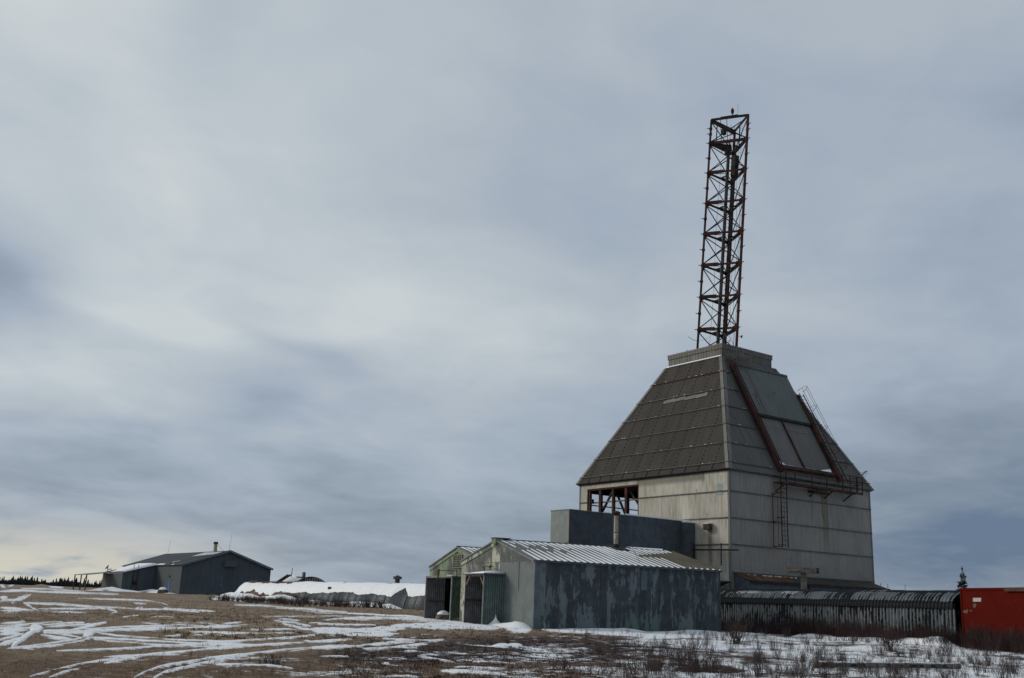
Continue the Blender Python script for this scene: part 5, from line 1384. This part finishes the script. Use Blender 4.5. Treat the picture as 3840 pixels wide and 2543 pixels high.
# lean-to with snow, and the open canopy
LA0, LB_, LBb = 13.3, 5.3, 12.2
f3 = FR(HN + HS * LA0, -HG, HS)          # a outwards from the hangar side, b back
zi, zo = 5.45, 3.98
ln = MB().prism([f3.p(0, -.2, zi), f3.p(LB_ + .2, -.2, zo), f3.p(LB_ + .2, LBb, zo), f3.p(0, LBb, zi)], Z * .12).build('lean_to_roof', M_hroof, hg)
for i in range(6):
    a0, a1 = LB_ * i / 6, LB_ * (i + 1) / 6 - .015
    MB().prism([f3.p(a0, 0, .7), f3.p(a1, 0, .7), f3.p(a1, 0, zi - (zi - zo) * a1 / LB_ - .02), f3.p(a0, 0, zi - (zi - zo) * a0 / LB_ - .02)], HS * .05).build('lean_to_panel', M_hangar, hg)
for i in range(8):
    b0, b1 = LBb * i / 8, LBb * (i + 1) / 8 - .02
    MB().box(f3, LB_ - .05, LB_, b0, b1, .7, zo - .02).build('lean_to_panel', M_hangarside, hg)
b = MB(); rr = random.Random(9); rows = []
for i in range(14):
    a = .05 + (LB_) * i / 13; k = max(0, 1 - (a / LB_) ** 2.5); zt_ = zi - (zi - zo) * a / (LB_ + .2) + .12
    rows.append([f3.p(a, -.22, zt_ - .02), f3.p(a, -.15, zt_ + .10 + .14 * k), f3.p(a, 3.5, zt_ + .22 * k + .1), f3.p(a, 7 + 3 * k, zt_ + .3 * k + .03), f3.p(a, 8 + 3.5 * k, zt_ - .02)])
b.sweepgrid(rows); b.build('snow', M_snow, ln, True)
MB().prism([f3.p(LB_ + .2, 6.5, zo + .05), f3.p(LB_ + 4.6, 4.5, 3.45), f3.p(LB_ + 4.6, LBb + .5, 3.45), f3.p(LB_ + .2, LBb, zo + .05)], Z * .10).build('canopy_roof', M_htrim, hg)
for (px, py) in ((322, 2216), (337, 2219), (354, 2222)):
    t_ = {322: (LB_ + 4.5, LBb + .3), 337: (LB_ + 4.5, 8.2), 354: (LB_ + 4.5, 4.7)}[px]
    g_ = f3.p(t_[0], t_[1], 0); MB().tube((g_.x, g_.y, .8), (g_.x, g_.y, 3.46), .11, 6).build('canopy_post', M_greysteel, hg)
MB().bar(f3.p(LB_ + 4.5, 8.2, 1.0), f3.p(LB_ + 4.5, 4.8, 3.4), .07, .07).build('canopy_brace', M_greysteel, hg); MB().bar(f3.p(LB_ + 4.5, 4.7, 1.0), f3.p(LB_ + 4.5, 6.2, 2.9), .07, .07).build('canopy_brace', M_greysteel, hg)
dc = f3.p(LB_ + .2, 8.8, 4.1)
di = MB(); di.tube(dc, dc + Z * .7, .06, 5); di.tube(dc + Z * .75, dc + Z * .9 + Vector((-.2, -.1, 0)), .12, 8, .5); di.tube(dc + Z * .5, dc + Vector((.7, 0, .55)), .07, 5)
di.build('satellite_dish', M_greysteel, hg)
# ladder on the lean-to end wall
b0_ = f3.p(3.55, -.25, .9)
ld = ladder(None, f3.p(3.3, -.12, .9), f3.p(3.3, -.12, 5.5), HG, .75, .6, .05, .02, hg, M_rust, 'wall_ladder')
MB().box(f3, 2.95, 3.7, -.2, -.08, 2.2, 2.7).build('ladder_guard', M_rust, ld)
# drifts at the hangar foot
q = lambda a, bb, h: (f3.p(a, bb, 0).x, f3.p(a, bb, 0).y, h)
drift('snow_drift', [q(11, 1, .2), q(8, 1.5, .7), q(6.5, 1.0, .85), q(5, -1, .6), q(3, -2, .35), q(1, -2.5, .7), (HN.x - 4.6, HN.y + 6.0, .7), (HN.x - 2.6, HN.y + 2.6, .3), (HN.x - .6, HN.y + .6, .3)], 3.6, .75, 12, lobes=.7)
drift('snow_drift', [(HN.x - .5, HN.y - 1.2, .5), (HN.x + 4, HN.y + 1.5, .5), (HN.x + 9, HN.y + 5, .6), (HN.x + 14, HN.y + 8, .6)], 1.6, .14, 15)
rock('snowy_mound', (-54.05, 167.2, 1.12), .85, .8, .75, 4, M_stone, 'snow-covered dome of rock beside the blue door of the far hangar', 'mound')

# ------------------------------------------------------------------ long snow-covered quonset
QA, QB = Vector((-7.62, 104.33, 0)), Vector((-34.04, 137.83, 0))
QD = (QB - QA).normalized(); QN = Vector((-QD.y, QD.x, 0))
if QN.dot(Vector((-.8, -.6, 0))) < 0: QN = -QN
QA = QA - QD * 9; QL = (QB - QA).length - 2.6
qs = thing('quonset_tunnel', 'long half-buried ribbed steel quonset under thick snow, rusty at its far left end', 'quonset', QA + QD * QL / 2 + Z * .7)
QH, QW, QZ = 3.05, 2.25, .35
def qprof(t): return (QW * math.cos(t), QZ + (QH - QZ) * math.sin(t))
SEG = 26
for i in range(SEG):
    s0, s1 = QL * i / SEG, QL * (i + 1) / SEG
    e = .015 * (i % 2)
    lower = [(x * (1 + e / 3), z + e) for x, z in [qprof(R(a)) for a in range(4, 46, 6)]]
    upper = [(x, z + .02) for x, z in [qprof(R(a)) for a in (40, 48, 58, 70, 82, 95, 110, 130, 150, 176)]]
    MB().sweepgrid(place(corr_sweep(lower, s0, s1 + .02, .22, .03, 4), QA, QD, QN)).build('side_plate', M_quon, qs)
    MB().sweepgrid(place(corr_sweep(upper, s0, s1 + .02, .22, .03, 4), QA, QD, QN)).build('roof_plate', M_quon, qs)
    # dark lapped joint between plates
    MB().sweepgrid([[QA + QD * (s1 + k * .07) + QN * (qprof(R(a))[0] + .035) + Z * (qprof(R(a))[1] + .02) for a in range(4, 44, 6)] for k in (0, 1)]).build('plate_joint', M_darksteel, qs)
rr = random.Random(21)
def noise1(s, seed): return .5 * math.sin(s * .9 + seed) + .3 * math.sin(s * 2.3 + seed * 2) + .2 * math.sin(s * 5.1 + seed * 3)
rows = []; NS = 420
for i in range(NS + 1):
    s = QL * i / NS
    a_lo = 34 + 5 * noise1(s * .35, 1.0) + 2.2 * noise1(s * 1.3, 2.0) + rr.uniform(-.8, .8)
    a_hi = 84 + 8 * noise1(s, 4.0) + rr.uniform(-1, 1)
    bare = 0
    for (c0, wd) in ((10.8, 1.5), (4.0, 2.2)):
        bare = max(bare, 1 - abs(s - c0) / wd)
    if bare > 0: a_lo = a_lo + bare * 26; a_hi = min(a_hi, 92 - bare * 10)
    if s > QL - 13: a_hi = min(a_hi, 64 + 5 * noise1(s * 2, 2) + rr.uniform(-2, 2)); a_lo = 28 + 10 * noise1(s * .8, 7)
    if a_hi < a_lo + 3: a_hi = a_lo + 3
    th_ = .05 + .05 * (noise1(s, 3) + 1) * (1 - max(0, bare))
    row = []
    for j in range(9):
        a = a_lo + (a_hi - a_lo) * j / 8; k = math.sin(math.pi * j / 8) ** .5 if 0 < j < 8 else 0
        x, z = qprof(R(a)); o = .035 + th_ * k
        row.append(QA + QD * s + QN * (x + o * math.cos(R(a))) + Z * (z + o * math.sin(R(a)) + .02))
    rows.append(row)
b = MB(); b.sweepgrid(rows); b.build('snow_cover', M_snow, qs, True)
# end cap, snowy slump, old door boards
b = MB(); pts = [QA + QD * (QL + .05) + QN * qprof(R(a))[0] + Z * qprof(R(a))[1] for a in range(0, 181, 15)]; b.prism(pts, QD * .05); b.build('end_wall', M_quon, qs)
ec = QA + QD * (QL + .1)
rows = []
for i in range(9):
    k = i / 8; row = []
    for j in range(13):
        a = R(15 * j); r_ = 1.0 - .75 * k ** 1.3
        row.append(ec + QD * (k * 1.1) + QN * (QW * (1.02 + .12 * k) * math.cos(a)) + Z * (.55 + (QH - .42) * math.sin(a) * r_ + .05 * math.sin(j * 2 + i)))
    rows.append(row)
b = MB(); b.sweepgrid(rows); tag(b.build('snow_drift', M_snow, None, True), kind='structure')
for k, (s, a0, a1) in enumerate(((QL - 12.2, 18, 74),)):
    for j in range(3):
        p0 = QA + QD * (s - j * .45) + QN * (qprof(R(a0))[0] + .25) + Z * (qprof(R(a0))[1] + .1); p1 = QA + QD * (s - 1.0 - j * .45) + QN * qprof(R(a1))[0] + Z * (qprof(R(a1))[1] + .14)
        MB().bar(p0, p1, .36, .07, QN).build('loose_board', M_woodgrey, qs)
bd = MB()
for j in range(7):
    s = QL - 12.5 - j * .55
    bd.prism([QA + QD * s + QN * (QW + .35) + Z * .5, QA + QD * (s - .5) + QN * (QW + .35) + Z * .5, QA + QD * (s - .8) + QN * (QW - .15) + Z * (1.6 + .1 * math.sin(j)), QA + QD * (s - .3) + QN * (QW - .15) + Z * 1.65], QN * .06)
bd.build('board_patch', M_wooddark, qs)
vq = QA + QD * 14.4 + Z * (QH + .02)
vo = MB().tube(vq, vq + Z * .45, .26, 12).build('roof_vent', M_trimdark, qs)
b = MB(); b.tube(vq + Z * .45, vq + Z * .72, .46, 12); b.tube(vq + Z * .72, vq + Z * .84, .30, 12, .12); b.build('vent_cowl', M_trimdark, vo)
pq = QA + QD * 25.5
MB().tube(pq + QN * qprof(R(48))[0] + Z * (qprof(R(48))[1] + .15), pq - QD * 1.6 + QN * qprof(R(75))[0] + Z * (qprof(R(75))[1] + .2), .03, 4).build('fallen_rod', M_greysteel, qs)
b = MB(); c = pq + QN * (qprof(R(46))[0] + .1) + Z * (qprof(R(46))[1] + .12); b.tube(c - QD * .2, c + QD * .25, .14, 6, .18); b.build('rusty_cowl', M_rust, qs)
drift('snow_drift', [((QA + QD * s + QN * (QW + .4)).x, (QA + QD * s + QN * (QW + .4)).y, h) for s, h in ((9, .8), (11.5, 1.2), (13, .6), (16, 1.0), (19, .8), (23, .5), (27, .7), (31, .9), (34.5, 1.5), (38, 1.2), (41, .9), (45, 1.4), (48.5, 1.7), (53, 1.0))], 3.0, .50, 22, lobes=.4)

# buried timber hut behind the quonset
hb = Vector((-28.5, 150.0, 0))
hut = thing('buried_hut', 'snow-covered earth hut with an arched board front and leaning timbers behind the quonset', 'hut', hb + Z * .9)
rows = []
for i in range(11):
    row = []
    for j in range(13):
        u = j / 12 * 2 - 1; v = i / 10 * 2 - 1
        row.append(Vector((-30.0 + 2.6 * u, 151.5 + 3 * v, .8 + 3.45 * max(0, (1 - u * u)) ** .55 * max(0, 1 - v * v) ** .4 * (1 - .10 * u))))
    rows.append(row)
b = MB(); b.sweepgrid(rows); b.build('snow_mound', M_snow, hut, True)
for j in range(3): MB().bar((-32.6 + j * .28, 148.6, 2.9), (-30.7 + j * .26, 149.0, 4.30), .24, .16).build('leaning_board', M_wooddark, hut)
NB = 17
for i in range(NB):
    x0 = -29.2 + 4.1 * i / NB; x1 = -29.2 + 4.1 * (i + 1) / NB - .03
    tz = lambda x: 2.9 + 1.12 * max(0, 1 - ((x + 27.15) / 2.25) ** 2) ** .8
    MB().prism([(x0, 148.5, .8), (x1, 148.5, .8), (x1, 148.5, tz(x1)), (x0, 148.5, tz(x0))], (0, .06, 0)).build('front_board', M_wooddark, hut)
b = MB(); pts = [Vector((-29.3 + 4.3 * i / 14, 148.4, 2.92 + 1.16 * max(0, 1 - ((-29.3 + 4.3 * i / 14 + 27.15) / 2.3) ** 2) ** .8)) for i in range(15)]
for i in range(14): b.bar(pts[i], pts[i + 1], .5, .12)
b.build('arched_edge', M_woodgrey, hut)
MB().bar((-28.42, 149, 3.6), (-28.42, 149, 4.72), .34, .34).build('stove_pipe', M_woodgrey, hut)
MB().bar((-29.4, 149, 4.0), (-27.4, 149, 3.95), .5, .16).build('flat_timber', M_wooddark, hut)
MB().tube((-30.2, 149, 3.9), (-30.13, 149, 5.25), .05, 5).build('thin_pole', M_darksteel, hut)

# ------------------------------------------------------------------ plants
def spruce(c, h, wd, seed, dense=1.0):
    """conifer: trunk plus whorls of drooping needle sprays"""
    rr = random.Random(seed); tr = MB(); cr_m = MB(); c = Vector(c)
    tr.tube(c, c + Z * h * .97, h * .018, 6, .008)
    nl = int(26 * dense)
    for i in range(nl):
        t = (i + .5) / nl; z = h * (.10 + .88 * t); L = wd * (1 - t) ** .8 * rr.uniform(.6, 1.15) + .05
        for k in range(6):
            a = rr.uniform(0, 2 * math.pi); d = Vector((math.cos(a), math.sin(a), rr.uniform(-.35, .15)))
            p0 = c + Z * z; p1 = p0 + d * L * rr.uniform(.6, 1.0)
            sd = Vector((-d.y, d.x, 0)) * L * .22
            m_ = p0.lerp(p1, .55)
            for q_ in range(4):
                o = Vector((rr.uniform(-1, 1), rr.uniform(-1, 1), rr.uniform(-.8, .6))) * L * .12
                cr_m.add([p0 + o * .3, m_ + sd * rr.uniform(.5, 1.2) + o, p1 + o, m_ - sd * rr.uniform(.5, 1.2) + o - Z * L * .12], [(0, 1, 2), (0, 2, 3)])
    for q_ in range(14):
        z = h * rr.uniform(.93, 1.0); cr_m.add([c + Z * z, c + Z * (z + .05) + Vector((rr.uniform(-.1, .1), 0, .1)), c + Z * (z + .12)], [(0, 1, 2)])
    return tr, cr_m
def plant_spruce(c, h, wd, seed, label, dense=1.0):
    t = thing('spruce_tree', label, 'tree', c, 'spruces behind the passage')
    a, b_ = spruce(c, h, wd, seed, dense); a.build('trunk', M_bark, t); b_.build('crown', M_needle, t)
def sp_at(px, pytop, dist, zb):
    d = ray(px, pytop); k = dist / d.y; return Vector((d.x * k, dist, zb)), EYE + d.z * k - zb
p_, h_ = sp_at(3608, 2128, 62, .45); plant_spruce(p_, h_, 1.15, 1, 'spruce rising highest, just left of the red container', 2.0)
p_, h_ = sp_at(3597, 2196, 60, .45); plant_spruce(p_ + Vector((-.05, 0, 0)), h_, .9, 8, 'low bushy spruce crown tucked against the left corner of the red container')
p_, h_ = sp_at(3303, 2190, 150, .8); plant_spruce(p_, h_, 1.2, 2, 'tiny spruce tip touching the low eave at the right end of the pale building')
p_, h_ = sp_at(3329, 2193, 150, .8); plant_spruce(p_, h_, 1.3, 3, 'small dark spruce tip over the passage roof, second from the pale building')
p_, h_ = sp_at(3394, 2194, 150, .8); plant_spruce(p_, h_, 1.0, 4, 'small slender spruce tip above the middle of the passage roof')

# far spruce line
rr = random.Random(77); b = MB()
for i in range(9000):
    azd = rr.uniform(-52, -17); dist = rr.uniform(620, 1000)
    x, y = dist * math.sin(R(azd)), dist * math.cos(R(azd)); z = 1.0
    h = rr.uniform(1.5, 3.6) * dist / 800 * (1.0 + .25 * math.sin(azd * 3) + (.75 if rr.random() < .06 else 0)) * 1.05; wd = h * rr.uniform(.09, .15) + .25
    o = len(b.v); n_ = 5
    lv_ = [(.0, 1.0), (.35, .75), (.36, .95), (.65, .45), (.66, .62), (1.0, .0)]
    for (t, k) in lv_[:-1]:
        for j in range(n_): a = 2 * math.pi * j / n_ + t * 3; b.v.append((x + wd * k * math.cos(a), y + wd * k * math.sin(a), z + h * t))
    b.v.append((x, y, z + h))
    for l in range(4):
        for j in range(n_): b.f.append((o + l * n_ + j, o + l * n_ + (j + 1) % n_, o + (l + 1) * n_ + (j + 1) % n_, o + (l + 1) * n_ + j)); b.m.append(0)
    for j in range(n_): b.f.append((o + 4 * n_ + j, o + 4 * n_ + (j + 1) % n_, o + 5 * n_)); b.m.append(0)
tag(b.build('far_spruce_wood', M_farwood), 'dark line of distant spruce wood on the left horizon', 'wood', kind='stuff')

# bare shrubs
def shrub_proto(seed, stems=18, h=1.0, lean=.45, thick=.010):
    rr = random.Random(seed); V, F = [], []
    def stick(p, q, r0, r1):
        d = (q - p).normalized(); a = d.orthogonal().normalized(); b_ = d.cross(a); o = len(V)
        for c, r_ in ((p, r0), (q, r1)):
            for t in range(3): V.append(tuple(c + (a * math.cos(2.094 * t) + b_ * math.sin(2.094 * t)) * r_))
        for t in range(3): u = (t + 1) % 3; F.append((o + t, o + u, o + 3 + u, o + 3 + t))
    for s in range(stems):
        a = rr.uniform(0, 2 * math.pi); p = Vector((rr.gauss(0, .10), rr.gauss(0, .10), -.03)); L = h * rr.uniform(.55, 1.0)
        d = Vector((math.cos(a) * lean * rr.random(), math.sin(a) * lean * rr.random(), 1)).normalized(); k = 4; r_ = thick
        for i in range(k):
            q = p + d * L / k; stick(p, q, r_, r_ * .72)
            if i:
                for _ in range(2):
                    e = (d + Vector((rr.gauss(0, .55), rr.gauss(0, .55), .15))).normalized(); stick(p.lerp(q, rr.random()), p + e * L * rr.uniform(.16, .36) + (q - p) * .3, r_ * .6, r_ * .25)
            r_ *= .75; d = (d + Vector((rr.gauss(0, .16), rr.gauss(0, .16), .05))).normalized(); p = q
    return np.array(V), np.array(F)
protos = [shrub_proto(i, 14) for i in range(7)]
protos_s = [shrub_proto(100 + i, 8, 1.0, .6, .012) for i in range(5)]
def scatter(name, spots, pr, mtl, label, cat):
    Vs, Fs = [], []; o = 0; rr = random.Random(len(spots))
    for (x, y, h) in spots:
        V, F = pr[rr.randrange(len(pr))]; a = rr.uniform(0, 6.28); c, s = math.cos(a), math.sin(a)
        wv = rr.uniform(.8, 1.4) * h
        W_ = np.stack([(V[:, 0] * c - V[:, 1] * s) * wv + x, (V[:, 0] * s + V[:, 1] * c) * wv + y, V[:, 2] * h + gz(x, y)], 1)
        Vs.append(W_); Fs.append(F + o); o += len(V)
    if not Vs: return
    V, F = np.concatenate(Vs), np.concatenate(Fs).astype(np.int32)
    me = bpy.data.meshes.new(name); me.vertices.add(len(V)); me.vertices.foreach_set('co', V.ravel().astype(np.float32))
    me.loops.add(F.size); me.loops.foreach_set('vertex_index', F.ravel()); me.polygons.add(len(F)); me.polygons.foreach_set('loop_start', np.arange(0, F.size, F.shape[1], dtype=np.int32))
    me.materials.append(mtl); me.update(calc_edges=True)
    ob = bpy.data.objects.new(name, me); C.objects.link(ob); tag(ob, label, cat, kind='stuff'); return ob
rr = random.Random(31)
def spots_px(n, x0, x1, y0, y1, h0, h1, dens=None):
    out = []
    while len(out) < n:
        px, py = rr.uniform(x0, x1), rr.uniform(y0, y1)
        if dens and rr.random() > dens(px, py): continue
        d = ray(px, py); t = (gz(*(d * 40).xy) - EYE) / d.z
        for _ in range(4): t = (gz(d.x * t, d.y * t) - EYE) / d.z
        if not (10 < t < 160): continue
        out.append((d.x * t, d.y * t, rr.uniform(h0, h1)))
    return out
def clumpy(px, py):
    v = .5 + .3 * math.sin(px * .013 + 2 * math.sin(py * .07)) + .25 * math.sin(px * .031 + py * .11)
    return max(.12, min(1, v)) * min(1, max(.0, (px - 2150) / 500 + .12 + max(0, (py - 2440) / 400)))
# along the foot of the tarred passage and the container
sp_ = []
for i in range(240):
    s = rr.uniform(-6.5, 16.5); o = HW + abs(rr.gauss(0, .9)) + .15
    c = TE + TD * s + TN * o
    if s < 0: c = CA + CDv * (-s) - CX * (abs(rr.gauss(0, .8)) + .15)
    sp_.append((c.x, c.y, rr.uniform(.6, 1.25) * (.8 if s > 12 else 1)))
scatter('willow_thicket', sp_, protos, M_twigred, 'dense reddish thicket of bare willow along the foot of the tarred passage and container', 'thicket')
sp_ = spots_px(520, 1900, 3900, 2372, 2560, .14, .60, clumpy)
scatter('low_willow_scrub', spots_px(420, 2150, 3900, 2375, 2560, .10, .30, clumpy), protos_s, M_pale, 'low paler bare twigs mixed through the willow scrub at the lower right', 'scrub')
scatter('willow_scrub', sp_, protos, M_twig, 'scattered bare grey brown willow scrub over the snowy ground at the lower right', 'scrub')
sp_ = spots_px(80, 2300, 3800, 2385, 2540, .20, .34, lambda a, b_: .6)
scatter('rusty_grass', sp_, protos_s, M_rustgrass, 'rusty brown grass tussocks between the willows at the lower right', 'grass')
# scrub in front of the quonset
sp_ = []
for i in range(620):
    s = rr.uniform(5, 36); o = QW + 1.9 + rr.uniform(0, 1) ** 1.4 * (11 if s < 30 else 5); c = QA + QD * s + QN * o
    if math.sin(s * .8) + 1.2 < rr.random() * 1.4: continue
    sp_.append((c.x, c.y, rr.uniform(.25, .75) * (1.25 if 9 < s < 30 else .7)))
scatter('quonset_scrub', sp_, [shrub_proto(50 + i, 10, 1.0, .7, .022) for i in range(4)], M_twig, 'dark low willow scrub and drift in front of the snowy quonset', 'scrub')
sp_ = spots_px(260, 500, 2400, 2345, 2543, .08, .2, lambda a, b_: .3 + .7 * (b_ > 2430))
scatter('sparse_stems', sp_, protos_s, M_twig, 'sparse short stems poking from the snow and heath at the bottom', 'stems')
# dry grass tufts
def tufts(name, spots, mtl, label, nb=7, wd=.006):
    Vs = []; rr = random.Random(5)
    for (x, y, h) in spots:
        z = gz(x, y)
        for k in range(nb):
            a = rr.uniform(0, 6.28); r_ = rr.uniform(0, .12); bx, by = x + r_ * math.cos(a), y + r_ * math.sin(a)
            l = rr.uniform(.3, 1.0) * h; ax_, ay_ = rr.gauss(0, .5) * l, rr.gauss(0, .5) * l
            Vs += [(bx - wd, by, z - .01), (bx + wd, by, z - .01), (bx + ax_, by + ay_, z + l)]
    V = np.array(Vs, np.float32); F = np.arange(len(V), dtype=np.int32)
    me = bpy.data.meshes.new(name); me.vertices.add(len(V)); me.vertices.foreach_set('co', V.ravel())
    me.loops.add(len(F)); me.loops.foreach_set('vertex_index', F); me.polygons.add(len(F) // 3); me.polygons.foreach_set('loop_start', np.arange(0, len(F), 3, dtype=np.int32))
    me.materials.append(mtl); me.update(calc_edges=True)
    o = bpy.data.objects.new(name, me); C.objects.link(o); tag(o, label, 'grass', kind='stuff')
tufts('dry_grass', spots_px(5200, -100, 2600, 2300, 2560, .03, .08, lambda a, b_: 1 if a < 1500 else .5), M_straw, 'short dry straw coloured grass over the open ground on the left')
tufts('heath_tufts', spots_px(4600, 1250, 3900, 2390, 2560, .05, .12), M_twigred, 'low dark crowberry heath in the foreground middle')

tufts('far_straw', spots_px(4200, -100, 1750, 2228, 2330, .04, .10), M_straw, 'pale grass tufts over the far flat ground on the left', 4, .02)
tufts('far_heath', spots_px(1500, 600, 2300, 2255, 2400, .05, .13), M_rustgrass, 'brown tufts over the far flat ground and before the sheds', 4, .02)
# prominent single shrubs and saplings
def single(px, py, h, seed, label, stems=20, lean=.8, thick=.012, mtl=M_twig):
    d = ray(px, py); t = 30
    for _ in range(8): t = (gz(d.x * t, d.y * t) - EYE) / d.z
    V, F = shrub_proto(seed, stems, h, lean, thick); x, y = d.x * t, d.y * t; z = gz(x, y)
    b = MB(); b.add([(v[0] + x, v[1] + y, v[2] + z) for v in V], [tuple(int(i) for i in f) for f in F])
    tag(b.build('willow_shrub', mtl, None, org=(x, y, z)), label, 'shrub', 'single willow shrubs')
single(2760, 2410, 1.25, 201, 'tall fan-shaped bare shrub standing in snow near the right corner of the peeling shed', 46, .95, .014)
single(2372, 2535, .95, 202, 'lone thin upright sapling at the bottom centre, taller than the scrub round it', 2, .15, .014)
single(2105, 2515, .42, 203, 'low spreading shrub at the bottom centre left of the thin sapling', 26, 1.2, .010)
single(2440, 2520, .60, 204, 'broad twiggy shrub at the bottom just right of the thin sapling', 40, 1.2, .011)
single(1010, 2492, .30, 205, 'single dark bare bush among the ruts at the lower left', 30, 1.0, .010)
single(3340, 2440, 1.1, 206, 'rangy bare shrub before the ribbed passage, left of the red container', 34, .9, .013, M_twigred)
single(1960, 2350, .40, 207, 'small bush in the snow beneath the grey gable wall of the peeling shed', 14, 1.0, .010)

# ------------------------------------------------------------------ poles lying in the scrub
def lying(p, q, r_, label, name, seed):
    p, q = Vector(p), Vector(q); t = thing(name, label, 'pole', p.lerp(q, .5))
    rr = random.Random(seed); b = MB(); k = 10
    for i in range(k):
        a, c = p.lerp(q, i / k), p.lerp(q, (i + 1) / k); b.tube(a, c, r_ * (1 + .06 * math.sin(i * 2 + seed)), 9, r_ * (1 + .06 * math.sin((i + 1) * 2 + seed)))
    b.build('log', M_pole, t)
    d = (q - p).normalized(); s = Vector((d.y, -d.x, 0))
    for i in range(11):
        c = p.lerp(q, (i + .7 + rr.uniform(-.3, .3)) / 12) + s * (r_ * .96) * (1 if s.y < 0 else -1)
        MB().bar(c - d * .07, c + d * rr.uniform(.0, .16), .03, rr.uniform(.05, .10)).build('notch', M_dark, t)
    rows = []
    for i in range(31):
        c = p.lerp(q, i / 30); w_ = r_ * (.25 + .5 * rr.random()); hh = .004 + .025 * rr.random() * (1 if i % 7 else 0)
        rows.append([c - s * w_ + Z * r_ * .68, c - s * w_ * .4 + Z * (r_ + hh), c + s * w_ * .4 + Z * (r_ + hh), c + s * w_ + Z * r_ * .68])
    MB().sweepgrid(rows).build('snow', M_snow, t, True)
e1 = on_ground(3066, 2508); e2 = on_ground(3600, 2512)
lying(e1 + Z * .11, e2 + Z * .10, .075, 'long grey pole lying in the scrub at the lower right with snow along its top', 'fallen_pole', 1)
e3 = e1 + Vector((-.08, -.02, .02)); b = MB(); b.bar(e3 - Z * .1, e3 + Z * .20 + Vector((.06, 0, 0)), .10, .10)
tag(b.build('wooden_block', M_woodgrey, None, org=e3), 'short wooden block propping the left end of the long fallen pole', 'block')
# scraps of snowbank by the container end
drift('snow_drift', [((TE + TD * s + TN * 2.3).x, (TE + TD * s + TN * 2.3).y, h) for s, h in ((-1.2, .8), (-.2, 1.6), (.7, 1.0), (1.6, 1.4), (2.6, .7), (5, .6), (7, .8), (10, .5))], 1.7, .30, 30)
print('scene built', len(bpy.data.objects))
for o in bpy.data.objects:
    if '_o' in o: del o['_o']
